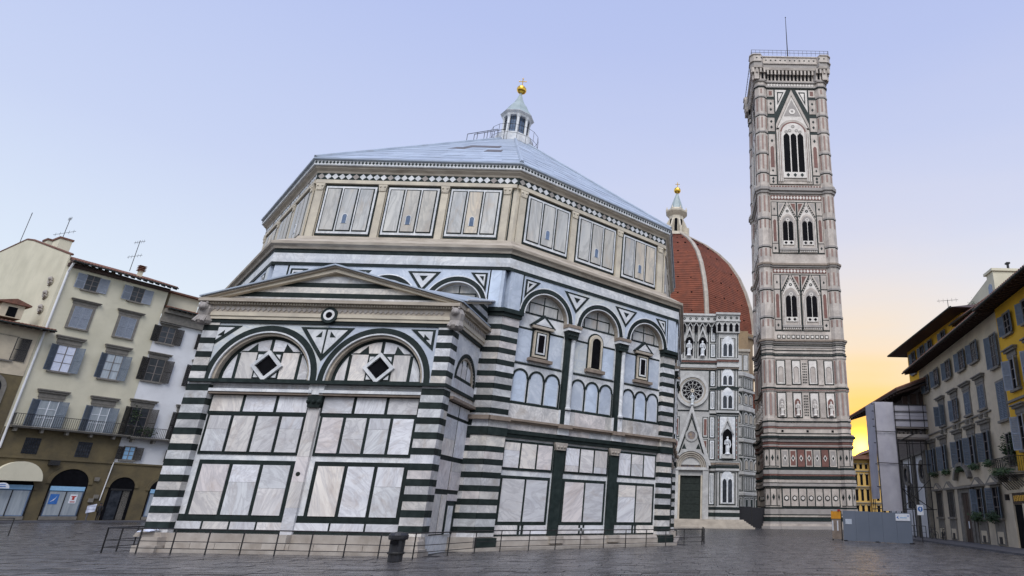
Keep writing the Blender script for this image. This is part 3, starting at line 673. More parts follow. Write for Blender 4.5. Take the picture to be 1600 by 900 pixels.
# entablature of the apse
def apse_band(name, z0, z1, out, mat):
    b = MB(); b.fbox(sf, SX0-out, SX1+out, z0, z1, -.1, .35+out)
    b.fbox(ss, SY+.05, -15.6, z0, z1, -.1, out+.16); b.fbox(sn, 15.6, -SY-.05, z0, z1, -.1, out)
    return b.make(name, mat, scar)
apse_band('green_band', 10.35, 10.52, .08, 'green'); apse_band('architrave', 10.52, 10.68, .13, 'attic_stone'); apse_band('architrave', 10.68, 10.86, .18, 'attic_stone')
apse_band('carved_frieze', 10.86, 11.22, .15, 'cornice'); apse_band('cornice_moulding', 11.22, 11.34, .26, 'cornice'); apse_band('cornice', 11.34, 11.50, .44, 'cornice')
b = MB()
for i in range(46):
    u_ = SX0+.15+i*.248
    b.fprism(sf, [(u_, 10.92), (u_+.12, 11.04), (u_, 11.16), (u_-.12, 11.04)], .48, .53)
for i in range(15):
    u_ = -19.8+i*.27; b.fprism(ss, [(u_, 10.92), (u_+.12, 11.04), (u_, 11.16), (u_-.12, 11.04)], .29, .34)
b.make('frieze_relief', 'tower_grey', scar, kind='stuff')
b = MB()
for i in range(90): b.fbox(sf, SX0-.1+i*.135, SX0-.03+i*.135, 11.24, 11.33, .6, .66)
b.make('dentils', 'attic_stone', scar, kind='stuff')
sf.ring('oculus_frame', -.30, 10.80, .27, .40, 0, 2*PI, .4, .56, 'green', scar, n=24); sf.ring('oculus_frame', -.30, 10.80, .16, .27, 0, 2*PI, .4, .58, 'marble_pale', scar, n=24)
sf.ring('oculus', -.30, 10.80, .001, .17, 0, 2*PI, .4, .55, 'dark', scar, n=16)
# carved animals on the corners
for x_ in (SX0-.15, SX1+.25):
    b = MB(); c_ = sf.p(x_, 10.70, .42)
    b.lathe(c_-Vector((0, 0, .45)), [(.30, 0), (.38, .15), (.30, .4), (.36, .75), (.24, 1.0), (.1, 1.05)], 9)
    b.ball(c_+Vector((0, -.28, .36)), .22, 8); b.ball(c_+Vector((.08, -.46, .30)), .11, 6); b.ball(c_+Vector((-.14, -.3, .56)), .07, 6); b.ball(c_+Vector((.14, -.3, .56)), .07, 6)
    b.tube(c_+Vector((-.15, -.2, -.1)), c_+Vector((-.2, -.4, -.42)), .09); b.tube(c_+Vector((.15, -.2, -.1)), c_+Vector((.2, -.4, -.42)), .09)
    b.make('carved_lion', 'tower_grey', scar)
# gable
ga, gl, gr = (-.55, 13.20), (SX0-.15, 11.5), (SX1+.15, 11.5)
sf.prism('gable', [gl, gr, ga], -4.6, .12, 'attic_stone', scar)
def gx(z_, side):
    f = (z_-11.5)/(13.2-11.5); e = gl if side < 0 else gr; return e[0]+(ga[0]-e[0])*f
for z0, z1, m in ((11.55, 11.80, 'marble_course'), (11.80, 12.05, 'green'), (12.05, 12.36, 'marble_course'), (12.36, 12.60, 'green'), (12.60, 12.95, 'marble_course')):
    sf.prism('gable_course', [(gx(z0, -1), z0), (gx(z0, 1), z0), (gx(z1, 1), z1), (gx(z1, -1), z1)], .10, .16 if m != 'green' else .168, m, scar)
for side, e in ((-1, (SX0-.50, 11.45)), (1, (SX1+.42, 11.45))):
    q = side
    sf.prism('gable_rake', [(e[0], e[1]), (e[0], e[1]+.10), (ga[0], ga[1]+.14), (ga[0], ga[1]-.08)], .0, .40, 'attic_stone', scar)
    sf.prism('gable_rake', [(e[0], e[1]+.10), (e[0], e[1]+.16), (ga[0], ga[1]+.22), (ga[0], ga[1]+.14)], -.4, .52, 'cornice', scar)
    sf.prism('apse_roof', [(e[0]+q*.1, e[1]+.16), (e[0]+q*.1, e[1]+.22), (ga[0], ga[1]+.30), (ga[0], ga[1]+.22)], -4.8, .62, 'roof_marble', scar)
zt = lambda y_: 11.62+(y_+20.1)*.40
for z0, z1, m in ((11.50, 11.80, 'marble_course'), (11.80, 12.08, 'green'), (12.08, 12.40, 'marble_course'), (12.40, 12.66, 'green'), (12.66, 12.95, 'marble_course'), (12.95, 13.15, 'green')):
    ya = max(-20.0, -20.1+(z0-11.62)/.40); yb = max(-20.0, -20.1+(z1-11.62)/.40)
    ss.prism('side_course', [(ya, z0), (-15.6, z0), (-15.6, z1), (yb, z1)], -.3, .30 if m != 'green' else .312, m, scar)
for dz, m, e_ in ((0, 'cornice', .72), (.13, 'roof_marble', .85)):
    vs = [(SX1-2.6, -20.35, 12.3+dz), (SX1+e_-.25, -20.35, 11.62+dz), (SX1+e_-.25, -15.4, 13.25+dz), (SX1-2.6, -15.4, 13.7+dz)]; vs += [(x_, y_, z_+(.12 if dz == 0 else .06)) for x_, y_, z_ in vs]
    obj('metal_roof' if dz else 'roof_soffit', vs, CUBEF, m, scar)
for i in range(3):
    MB().tube((SX1+.62, -20.35+1.65*i, 11.72+.54*i+.12), (SX1+.62, -18.75+1.65*i, 12.24+.54*i+.12), .05, 5).make('roof_edge', 'white_paint', scar)
# octagon pier beside the apse
wf = Fr((0, -A), (1, 0))
wbase = [o for o in bap.children] if False else None
stripes(wf, 5.66, 6.15, .66, 12.3, .14, scar, DARKZ); wf.box('pier_cap', 5.64, 6.2, 12.3, 12.75, 0, .3, 'green', scar)
stripes(wf, 5.60, 5.86, .66, 11.2, .36, scar, DARKZ)
wf.box('plinth', 5.4, 6.9, 0, .66, .2, .8, 'plinth', scar)

# ------------------------------------------------------------------ bell tower
TX, TY, TH = 36.2, 56.2, 6.95
tow = thing('bell_tower', (TX, TY, 0), 'tall square marble bell tower with traceried windows rising right of the dome', 'bell tower')
TF = [Fr((TX-TH, TY-TH), (1, 0)), Fr((TX-TH, TY+TH), (0, -1)), Fr((TX+TH, TY-TH), (0, 1)), Fr((TX+TH, TY+TH), (-1, 0))]
CC = TH; WD = -.55
core = MB().fbox(Fr((TX, TY), (1, 0)), -6.4, 6.4, 0, 84, -6.4, 6.4).make('wall', 'tower_white', tow)
BC = [(TX+a*(TH-1.15), TY+b*(TH-1.15)) for a in (-1, 1) for b in (-1, 1)]
def octprism(b, c, r, z0, z1):
    R_ = r/math.cos(PI/8); b.lathe((c[0], c[1], z0), [(R_, 0), (R_, z1-z0)], 8, PI/8)
def tband(name, z0, z1, out, mat, kind=None):
    b = MB()
    for f in TF: b.fbox(f, 1.9, 2*TH-1.9, z0, z1, -1.2, WD+out)
    for c in BC: octprism(b, c, 1.15+out*.8, z0, z1)
    return b.make(name, mat, tow)
for c in BC:
    b = MB(); octprism(b, c, 1.15, 0, 84); b.make('corner_buttress', 'tower_white', tow)
for spec in [('base_step', 0, .45, .9, 'tower_grey'), ('base_step', .45, .8, .65, 'tower_white'), ('base_step', .8, 1.1, .5, 'tower_grey'), ('green_band', 1.15, 1.75, .35, 'green'),
             ('moulding', 1.75, 2.0, .42, 'tower_white'), ('moulding', 2.0, 2.9, .25, 'tower_grey'), ('green_band', 2.9, 3.15, .22, 'green'), ('green_band', 6.0, 6.2, .22, 'green'), ('moulding', 6.2, 6.6, .36, 'tower_grey'),
             ('green_band', 6.62, 6.74, .26, 'green'), ('moulding', 6.74, 7.15, .28, 'tower_white'), ('green_band', 8.62, 8.72, .2, 'green'), ('pink_band', 12.05, 12.2, .34, 'pink'), ('green_band', 14.15, 14.27, .1, 'green'), ('pink_band', 21.0, 21.12, .24, 'pink'), ('green_band', 27.1, 27.22, .12, 'green'), ('green_band', 28.5, 28.62, .14, 'green'), ('green_band', 2.02, 2.14, .46, 'green'), ('green_band', 7.25, 7.65, .30, 'green'), ('pink_band', 7.75, 8.0, .24, 'pink'), ('moulding', 8.0, 8.6, .30, 'tower_grey'), ('green_band', 8.75, 8.95, .22, 'green'),
             ('green_band', 11.85, 12.0, .22, 'green'), ('moulding', 12.0, 12.4, .3, 'tower_grey'), ('pink_band', 12.5, 12.85, .22, 'pink'), ('moulding', 12.9, 13.4, .4, 'tower_grey'), ('cornice', 13.4, 13.75, .75, 'green'),
             ('cornice', 13.75, 14.0, .55, 'tower_white'), ('pink_band', 15.0, 15.2, .12, 'pink'), ('moulding', 15.3, 15.75, .2, 'tower_grey'), ('green_band', 15.95, 16.15, .12, 'green'), ('moulding', 16.15, 16.5, .2, 'tower_white'),
             ('moulding', 20.9, 21.2, .2, 'tower_white'), ('green_band', 21.25, 21.5, .25, 'green'), ('moulding', 21.5, 21.75, .15, 'tower_white'), ('green_band', 26.75, 26.95, .22, 'green'), ('moulding', 26.3, 26.7, .12, 'tower_white'),
             ('green_band', 27.7, 27.82, .1, 'green'), ('moulding', 28.2, 28.4, .1, 'tower_grey'), ('moulding', 28.9, 29.2, .3, 'tower_grey'), ('cornice', 29.2, 29.5, .55, 'ledge'),
             ('moulding', 42.6, 42.9, .3, 'tower_grey'), ('cornice', 42.9, 43.25, .5, 'ledge'), ('moulding', 57.0, 57.5, .3, 'tower_grey'), ('cornice', 57.5, 58.1, .6, 'tower_grey'), ('moulding', 58.1, 58.6, .35, 'tower_white'),
             ('green_band', 80.0, 80.2, .2, 'green'), ('moulding', 80.2, 80.5, .25, 'tower_grey'), ('moulding', 81.3, 81.6, .3, 'tower_grey')]:
    tband(*spec)
for zb in (33.5, 38.5, 46.5, 52.0, 61.3, 65.4, 70.0, 73.8, 77.9):
    for c in BC:
        b = MB(); octprism(b, c, 1.24, zb-.16, zb+.16); b.make('buttress_moulding', 'tower_grey', tow)
        b = MB(); octprism(b, c, 1.19, zb-.32, zb-.18); b.make('buttress_band', 'green', tow)
for c in BC[:3]:
    for i in (4, 5, 6, 7):
        a = PI/4*i; nrm = (math.cos(a), math.sin(a)); f = Fr((c[0]+nrm[0]*1.15, c[1]+nrm[1]*1.15), (-nrm[1], nrm[0]))
        for z0, z1 in ((3.3, 5.9), (9.1, 11.75)):
            f.box('green_frame', -.46, .46, z0, z1, -.05, .03, 'green', tow); f.box('panel', -.39, .39, z0+.1, z1-.1, 0, .06, 'tower_white', tow)
            f.prism('lozenge', [(-.22, (z0+z1)/2), (0, (z0+z1)/2-.5), (.22, (z0+z1)/2), (0, (z0+z1)/2+.5)], .05, .08, 'green', tow)
        for z0, z1 in ((17.2, 20.4), (22.4, 25.8)): f.box('panel_border', -.30, .30, z0, z1, -.05, .02, 'tower_grey', tow)
# pink strips let into the buttresses
b = MB()
for c in BC:
    for i in range(8):
        a = PI/4*i; nrm = (math.cos(a), math.sin(a)); f = Fr((c[0]+nrm[0]*1.15, c[1]+nrm[1]*1.15), (-nrm[1], nrm[0]))
        for z0, z1 in ((17.0, 20.6), (22.2, 26.0), (31.8, 33.0), (36, 38), (39.2, 41.6), (44.6, 46.0), (50, 51.6), (53.2, 56.4), (59.3, 60.8), (62, 65), (66.1, 69.2), (70.8, 73.2), (74.6, 77.4), (78.6, 79.6)):
            if z1-z0 < 2.3 and i % 2 and z0 > 60: continue
            b.fbox(f, -.16, .16, z0, z1, -.05, .03)
b.make('pink_strip', 'pink_pale', tow, kind='stuff')
def lozenge(f, u, z_, w, h, d, mat, name, parent): return f.prism(name, [(u-w, z_), (u, z_-h), (u+w, z_), (u, z_+h)], d, d+.03, mat, parent)
def tower_face(fi, detail=True):
    f = TF[fi]; W_ = WD
    # relief and lozenge panels of the base
    for (z0, z1, kind) in ((3.2, 5.95, 'hex'), (9.0, 11.8, 'loz')):
        f.box('green_frame', 2.45, 11.45, z0, z1, W_-.05, W_+.14, 'green', core)
        for i in range(7):
            c = CC+(i-3)*1.26
            m = 'tower_white' if kind == 'hex' or i % 3 != 2 else 'pink'
            p_ = f.box('panel', c-.54, c+.54, z0+.12, z1-.12, W_+.1, W_+.19, m, core)
            if kind == 'loz':
                if m == 'tower_white': f.box('panel_inlay', c-.38, c+.38, z0+.3, z1-.3, W_+.15, W_+.205, 'pink' if i % 2 else 'tower_grey', core)
                lozenge(f, c, (z0+z1)/2, .30, .52, W_+.2, 'tower_pale', 'lozenge', core); lozenge(f, c, (z0+z1)/2, .17, .30, W_+.22, 'green', 'lozenge', core)
            else:
                hx = lambda r: [(c+r*math.cos(PI/6+PI/3*q), (z0+z1)/2-.1+r*math.sin(PI/6+PI/3*q)) for q in range(6)]
                f.prism('hexagon_frame', hx(.42), W_+.18, W_+.25, 'green', core); f.prism('relief', hx(.27), W_+.24, W_+.30, 'tower_pale', core)
    # square holes and statues
    for q in (-4, 0, 4): f.box('putlog_hole', CC+q-.18, CC+q+.18, 14.4, 14.75, W_, W_+.03, 'dark', core)
    for i, q in enumerate((-3.95, -1.4, 1.35, 3.95)):
        f.box('green_frame', CC+q-.78, CC+q+.78, 16.65, 20.75, W_, W_+.06, 'green', core)
        f.box('niche_frame', CC+q-.62, CC+q+.62, 16.8, 20.6, W_+.04, W_+.12, 'tower_pale', core)
        f.arched('niche', CC+q-.46, CC+q+.46, 16.95, 19.1, W_+.1, W_+.13, 'pink' if i % 2 else 'tower_grey', core, pointed=.5)
        statue(f, CC+q, 16.97, W_+.38, 2.3, 'tower_pale', core)
        f.box('green_frame', CC+q-.78, CC+q+.78, 22.0, 26.1, W_, W_+.06, 'green', core)
        f.box('niche_frame', CC+q-.62, CC+q+.62, 22.15, 25.95, W_+.04, W_+.12, 'tower_pale', core)
        f.ring('blind_niche', CC+q, 24.6, .34, .44, 0, PI, W_+.1, W_+.18, 'tower_grey', core, n=10, leg=2.2)
        f.arched('niche_panel', CC+q-.33, CC+q+.33, 22.4, 24.6, W_+.1, W_+.14, 'tower_white', core)
    for z0, z1 in ((16.8, 20.6), (22.1, 26.0)):
        for j in range(8):
            for i in (-1, 0, 1): f.box('chequer_tile', CC+i*.26-.08, CC+i*.26+.08, z0+.2+j*.44, z0+.42+j*.44, W_+.0, W_+.05, 'green', core)
        for q in (-2.67, 2.65): f.box('pilaster', CC+q-.42, CC+q+.42, z0-.1, z1+.1, W_, W_+.16, 'tower_white', core)
    # inlaid square frieze bands
    for zz in (30.1,):
        for i in range(11):
            c = CC+(i-5)*.80; f.box('frieze_square', c-.30, c+.30, zz-.32, zz+.32, W_, W_+.05, 'green', core); f.box('frieze_inlay', c-.19, c+.19, zz-.2, zz+.2, W_+.04, W_+.08, 'tower_pale', core)
    for z0, z1 in ((41.55, 42.3), (55.8, 56.7), (80.55, 81.25)):
        f.box('frieze_band', 2.3, 11.6, z0, z1, W_, W_+.08, 'pink' if z0 < 80 else 'tower_grey', core)
        for i in range(16):
            c = CC+(i-7.5)*.57; lozenge(f, c, (z0+z1)/2, .25, (z1-z0)*.42, W_+.07, 'tower_pale', 'lozenge', core)
    # two storeys of twin windows
    for zb in (31.2, 45.3):
        H = 10.1
        f.box('green_frame', CC-4.62, CC+4.62, zb-.1, zb+H, W_, W_+.07, 'green', core)
        for q in (-4.05, 4.05):
            f.box('panel', CC+q-.48, CC+q+.48, zb+7.4, zb+H-.15, W_+.05, W_+.14, 'tower_white', core); lozenge(f, CC+q, zb+8.6, .17, .3, W_+.14, 'green', 'lozenge', core)
            f.box('panel', CC+q-.48, CC+q+.48, zb+1.9, zb+7.2, W_+.05, W_+.14, 'tower_white', core); f.arched('panel_inlay', CC+q-.26, CC+q+.26, zb+2.2, zb+6.1, W_+.13, W_+.17, 'pink', core, pointed=.8)
            f.box('panel', CC+q-.48, CC+q+.48, zb+.1, zb+1.75, W_+.05, W_+.14, 'tower_white', core); lozenge(f, CC+q, zb+.9, .22, .3, W_+.14, 'green', 'lozenge', core)
        for q in (-1.74, 1.74):
            c = CC+q
            f.box('window_surround', c-1.58, c+1.58, zb+.0, zb+6.4, W_+.05, W_+.2, 'tower_white', core)
            for sgn in (-1, 1):
                f.prism('gable_inlay', [(c+sgn*1.6, zb+9.9), (c+sgn*.25, zb+9.9), (c+sgn*1.6, zb+7.1)], W_+.05, W_+.12, 'tower_white', core); f.prism('gable_inlay', [(c+sgn*1.45, zb+9.7), (c+sgn*.65, zb+9.7), (c+sgn*1.45, zb+8.0)], W_+.1, W_+.15, 'pink' if sgn*q < 0 else 'tower_grey', core)
                f.prism('gable_rake', [(c+sgn*1.58, zb+6.3), (c+sgn*1.58, zb+6.75), (c, zb+10.0), (c, zb+9.45)], W_+.1, W_+.34, 'tower_white', core)
                for i in range(6):
                    t_ = i/6; u_ = c+sgn*(1.35-1.2*t_); z_ = zb+7.0+2.55*t_
                    f.box('gable_bead', u_-.10, u_+.10, z_-.1, z_+.14, W_+.3, W_+.37, 'green', core)
            f.prism('gable', [(c-1.5, zb+6.3), (c+1.5, zb+6.3), (c, zb+9.5)], W_+.05, W_+.24, 'tower_pale', core)
            f.ring('gable_roundel', c, zb+8.15, .12, .26, 0, 2*PI, W_+.2, W_+.28, 'green', core, n=12)
            f.arched('window_surround', c-1.22, c+1.22, zb+.9, zb+6.0, W_+.15, W_+.30, 'tower_white', core, pointed=.35, n=14)
            f.arched('window_reveal', c-.98, c+.98, zb+1.5, zb+5.9, W_+.25, W_+.33, 'tower_grey', core, pointed=.35, n=14)
            for s_ in (-.47, .47): f.arched('window_opening', c+s_-.44, c+s_+.44, zb+1.9, zb+5.5, W_+.3, W_+.345, 'dark', core, pointed=.6)
            f.ring('tracery_ring', c, zb+6.35, .16, .34, 0, 2*PI, W_+.3, W_+.38, 'tower_pale', core, n=12)
            f.box('mullion', c-.045, c+.045, zb+1.6, zb+5.9, W_+.3, W_+.44, 'tower_pale', core)
            f.box('window_parapet', c-.95, c+.95, zb+1.45, zb+2.25, W_+.3, W_+.44, 'tower_pale', core)
            for s_ in (-.47, .47): f.prism('parapet_opening', [(c+s_-.3, zb+1.85), (c+s_, zb+1.55), (c+s_+.3, zb+1.85), (c+s_, zb+2.15)], W_+.43, W_+.455, 'dark', core)
            f.box('window_sill', c-1.6, c+1.6, zb+.45, zb+.85, W_+.1, W_+.5, 'tower_grey', core)
            b = MB()
            for s_ in (-1.12, -1.36, 1.12, 1.36): b.tube(f.p(c+s_, zb+.85, W_+.36), f.p(c+s_, zb+6.0, W_+.36), .075, 6)
            for s_ in range(9): b.fbox(f, c-1.5+s_*.35, c-1.3+s_*.35, zb+.15, zb+.45, W_+.1, W_+.36)
            b.make('colonnette', 'tower_pale', core)
    # top storey: triple window under a gable
    f.box('green_frame', CC-4.7, CC+4.7, 58.9, 79.9, W_, W_+.06, 'green', core)
    for q in (-4.0, 4.0):
        for z0, z1, k_ in ((59.0, 60.6, 'loz'), (60.9, 69.6, 'pink'), (70.3, 73.3, 'loz'), (74.2, 77.4, 'loz'), (78.1, 79.7, 'pink2')):
            f.box('panel', CC+q-.62, CC+q+.62, z0, z1, W_+.05, W_+.14, 'tower_white', core)
            if k_ == 'loz':
                lozenge(f, CC+q, z0+(z1-z0)*.3, .25, .35, W_+.14, 'green', 'lozenge', core); lozenge(f, CC+q, z0+(z1-z0)*.72, .25, .35, W_+.14, 'green', 'lozenge', core)
            elif k_ == 'pink': f.arched('panel_inlay', CC+q-.33, CC+q+.33, z0+1.6, z0+5.6, W_+.13, W_+.17, 'pink', core, pointed=.8); lozenge(f, CC+q, z1-1.4, .25, .4, W_+.14, 'green', 'lozenge', core); lozenge(f, CC+q, z0+.9, .2, .3, W_+.14, 'green', 'lozenge', core)
            else: f.box('panel_inlay', CC+q-.3, CC+q+.3, z0+.3, z1-.3, W_+.13, W_+.17, 'pink', core)
    f.box('window_surround', CC-3.15, CC+3.15, 59.0, 70.6, W_+.05, W_+.25, 'tower_white', core)
    for sgn in (-1, 1):
        f.prism('gable_inlay', [(CC+sgn*3.1, 79.7), (CC+sgn*.9, 79.7), (CC+sgn*3.1, 74.6)], W_+.05, W_+.13, 'tower_pale', core)
        f.prism('gable_inlay', [(CC+sgn*2.7, 79.2), (CC+sgn*1.4, 79.2), (CC+sgn*2.7, 76.2)], W_+.1, W_+.16, 'green', core)
        f.prism('gable_inlay', [(CC+sgn*2.5, 78.9), (CC+sgn*1.7, 78.9), (CC+sgn*2.5, 77.0)], W_+.13, W_+.18, 'tower_pale', core)
        f.prism('gable_rake', [(CC+sgn*3.15, 70.6), (CC+sgn*3.15, 71.7), (CC, 79.6), (CC, 78.3)], W_+.1, W_+.42, 'tower_white', core)
        for i in range(12):
            t_ = i/12; u_ = CC+sgn*(2.95-2.8*t_); z_ = 72.1+7.2*t_; f.box('gable_bead', u_-.12, u_+.12, z_-.12, z_+.2, W_+.2, W_+.3, 'green', core)
    f.prism('gable', [(CC-2.9, 71.0), (CC+2.9, 71.0), (CC, 78.3)], W_+.05, W_+.28, 'tower_pale', core)
    f.prism('gable_inlay', [(CC-1.6, 73.6), (CC+1.6, 73.6), (CC, 77.3)], W_+.27, W_+.31, 'tower_grey', core); f.ring('gable_roundel', CC, 74.6, .25, .6, 0, 2*PI, W_+.3, W_+.38, 'tower_pale', core, n=16)
    f.arched('window_surround', CC-2.75, CC+2.75, 59.6, 70.0, W_+.2, W_+.36, 'tower_white', core, n=18)
    f.arched('window_reveal', CC-2.45, CC+2.45, 60.2, 69.8, W_+.3, W_+.4, 'pink', core, n=18)
    f.arched('window_reveal', CC-2.15, CC+2.15, 60.2, 69.8, W_+.36, W_+.43, 'tower_pale', core, n=18)
    for s_ in (-1.28, 0, 1.28): f.arched('window_opening', CC+s_-.58, CC+s_+.58, 61.2, 68.8, W_+.4, W_+.45, 'dark', core, pointed=.6)
    for s_, z_ in ((-.65, 70.3), (.65, 70.3), (0, 71.2), (-1.3, 70.0), (1.3, 70.0)): f.ring('tracery_ring', CC+s_, z_, .14, .34, 0, 2*PI, W_+.4, W_+.48, 'tower_grey', core, n=10)
    for s_ in (-.64, .64): f.box('mullion', CC+s_-.1, CC+s_+.1, 60.5, 69.0, W_+.4, W_+.58, 'tower_pale', core)
    f.box('window_parapet', CC-2.1, CC+2.1, 60.1, 61.3, W_+.4, W_+.55, 'tower_pale', core)
    for s_ in (-1.28, 0, 1.28): lozenge(f, CC+s_, 60.7, .35, .42, W_+.54, 'green', 'lozenge', core)
    b = MB()
    for s_ in (-2.95, -2.6, -2.28, 2.28, 2.6, 2.95): b.tube(f.p(CC+s_, 59.4, W_+.42), f.p(CC+s_, 70.0, W_+.42), .10, 6)
    b.make('colonnette', 'tower_pale', core)
    for i in range(18):
        c = CC+(i-8.5)*.52; f.box('frieze_square', c-.17, c+.17, 58.2, 58.52, W_+.34, W_+.38, 'pink', core)
for i in range(3): tower_face(i)
# crown: corbels, parapet, railing, pole
def crown(name, z0, z1, h0, h1, mat, cham=2.2):
    vs = []
    for z_, h in ((z0, h0), (z1, h1)):
        c = cham
        vs += [Vector((TX+x_, TY+y_, z_)) for x_, y_ in ((-h+c*.3, -h), (-h+c, -h), (-h+c+.4, -h+.7), (h-c-.4, -h+.7), (h-c, -h), (h-c*.3, -h), (h, -h+c*.3), (h, -h+c), (h-.7, -h+c+.4), (h-.7, h-c-.4), (h, h-c), (h, h-c*.3),
                                                        (h-c*.3, h), (h-c, h), (h-c-.4, h-.7), (-h+c+.4, h-.7), (-h+c, h), (-h+c*.3, h), (-h, h-c*.3), (-h, h-c), (-h+.7, h-c-.4), (-h+.7, -h+c+.4), (-h, -h+c), (-h, -h+c*.3))]
    n = 24
    return obj(name, vs, [tuple(range(n))[::-1], tuple(range(n, 2*n))]+[(i, (i+1) % n, n+(i+1) % n, n+i) for i in range(n)], mat, tow)
crown('corbel_table', 81.6, 84.0, 7.0, 7.15, 'tower_grey'); crown('corbel_table', 84.0, 84.5, 7.75, 7.85, 'tower_white'); crown('corbel_frieze', 84.5, 85.3, 7.8, 7.8, 'tower_grey')
crown('parapet', 85.3, 85.5, 8.0, 8.0, 'tower_white'); crown('parapet', 85.5, 86.9, 7.85, 7.85, 'tower_white'); crown('parapet', 86.9, 87.1, 8.0, 8.0, 'tower_white')
for f in TF[:3]:
    n = 20
    for i in range(n+1):
        u_ = CC-7.3+14.6*i/n; inner = 2.1 < u_+.0 < 2*TH-2.1
        dd = .05 if inner else .72
        b = MB(); b.fprism(f, [(u_-.14, 81.6), (u_+.14, 81.6), (u_+.14, 84.0), (u_-.14, 84.0)], -.8, dd-.55 if inner else .15)
        b.fprism(f, [(u_-.16, 83.0), (u_+.16, 83.0), (u_+.2, 84.05), (u_-.2, 84.05)], -.8, dd if inner else .72); b.make('corbel', 'tower_white', tow)
        if i < n: u2_ = u_+7.3/n; f.arched('corbel_arch', u2_-.2, u2_+.2, 82.0, 83.2, -.62 if inner else -.2, .13 if inner and False else (-.50 if inner else .16), 'dark', tow, pointed=.5)
    for i in range(15):
        u_ = CC-6.6+13.2*i/14; inner = 2.0 < u_ < 2*TH-2.0
        lozenge(f, u_, 86.2, .2, .2, (.72 if inner is False else .20)+.16, 'green', 'lozenge', tow) if not inner else lozenge(f, u_, 86.2, .2, .2, .19, 'green', 'lozenge', tow)
    b = MB()
    for i in range(19):
        u_ = CC-7.6+15.2*i/18; b.tube(f.p(u_, 87.1, .6), f.p(u_, 88.3, .6), .035, 4)
    for z_ in (87.7, 88.3): b.tube(f.p(CC-7.6, z_, .6), f.p(CC+7.6, z_, .6), .035, 4)
    b.make('roof_railing', 'iron', tow)
MB().tube((TX, TY-5.2, 87), (TX-.1, TY-5.2, 98.8), .13, 8, .05).ball((TX-.1, TY-5.2, 98.8), .12).make('flagpole', 'iron', tow)
tow.rotation_euler = (0, math.radians(-.62), 0)

# ------------------------------------------------------------------ cathedral
cat = thing('cathedral', (12, 60, 0), 'marble cathedral with red tiled dome and rose window behind the baptistery', 'cathedral')
cf = Fr((0, 49.1), (1, 0))
fac = cf.box('facade_wall', 0, 24.9, 0, 32.8, -6, 0, 'cath_white', cat)
cf.box('nave_wall', 2, 24.4, 0, 30, -60, -5.9, 'cath_side', cat)
pf = Fr((0, 48.2), (1, 0))
pier = pf.box('facade_pier', 21.5, 24.95, 0, 30.0, -1, 0, 'cath_white', cat)
for f, u0, u1, par in ((cf, 14, 21.5, fac), (pf, 21.42, 25.03, pier)):
    for z0, z1, d_, m in ((1.2, 1.55, .25, 'cath_white'), (1.6, 2.1, .2, 'green'), (2.15, 2.5, .2, 'cath_white'), (2.6, 2.95, .14, 'green'), (8.2, 8.5, .3, 'cath_white'), (8.55, 8.9, .15, 'green'), (9.1, 9.35, .25, 'ledge'), (9.4, 9.55, .3, 'cath_white'),
                          (16.75, 16.95, .12, 'green'), (16.95, 17.3, .3, 'cath_white'), (20.75, 21.0, .12, 'green'), (24.0, 24.25, .3, 'ledge'), (24.25, 24.6, .45, 'cath_white'), (25.2, 25.5, .2, 'pink'), (25.5, 25.75, .3, 'cath_white')):
        if f is cf and 2 < z0 < 17 and z0 < 9: u0_ = 19.9
        elif f is cf and z0 < 20: u0_ = 19.9 if z0 < 16 else 20.4
        elif f is cf and z0 < 22: u0_ = 20.4
        else: u0_ = u0
        f.box('string_course', u0_, u1, z0, z1, 0, d_, m, par)
# gallery at the top
for f, u0, u1, par in ((cf, 13.5, 21.5, fac), (pf, 21.3, 25.15, pier)):
    top = f.box('gallery', u0, u1, 30.0, 33.3, -.5, .35, 'cath_white', par) if f is pf else f.box('gallery', u0, u1, 31.8, 33.3, -.5, .35, 'cath_white', par)
    f.box('cornice', u0-.1, u1+.12, 33.05, 33.4, -.5, .6, 'cath_white', par); f.box('cornice', u0-.1, u1+.12, 31.9, 32.1, -.5, .55, 'cath_white', par)
    n = int((u1-u0)/.95)
    for i in range(n):
        c = u0+(u1-u0)*(i+.5)/n
        f.arched('gallery_arch', c-.28, c+.28, 30.2, 31.2, .3, .37 if f is pf else .38, 'dark', par, pointed=.6)
        f.ring('gallery_roundel', c, 32.55, .1, .22, 0, 2*PI, .3, .4, 'green', par, n=8)
        f.prism('gallery_gable', [(c-.42, 31.2), (c-.3, 31.2), (c, 31.78), (c+.3, 31.2), (c+.42, 31.2), (c, 32.0)], .3, .45, 'cath_white', par)
# twin gothic windows of the pier
for z0, z1 in ((3.5, 7.2), (17.6, 19.9), (21.3, 23.1), (26.0, 28.4)):
    c = 23.2
    pf.box('green_frame', c-1.25, c+1.25, z0-.25, z1+.75, 0, .05, 'green', pier); pf.box('window_surround', c-1.1, c+1.1, z0-.12, z1+.62, .03, .09, 'cath_white', pier)
    pf.arched('window_surround', c-.95, c+.95, z0-.05, z1-.25, .07, .15, 'marble_pale', pier, pointed=.5)
    for s_ in (-.42, .42): pf.arched('window', c+s_-.30, c+s_+.30, z0+.1, z1-.65, .12, .165, 'glass', pier, pointed=.7)
    pf.box('mullion', c-.06, c+.06, z0, z1-.4, .12, .22, 'marble_pale', pier); pf.ring('tracery_ring', c, z1-.2, .08, .2, 0, 2*PI, .14, .2, 'marble_pale', pier, n=10)
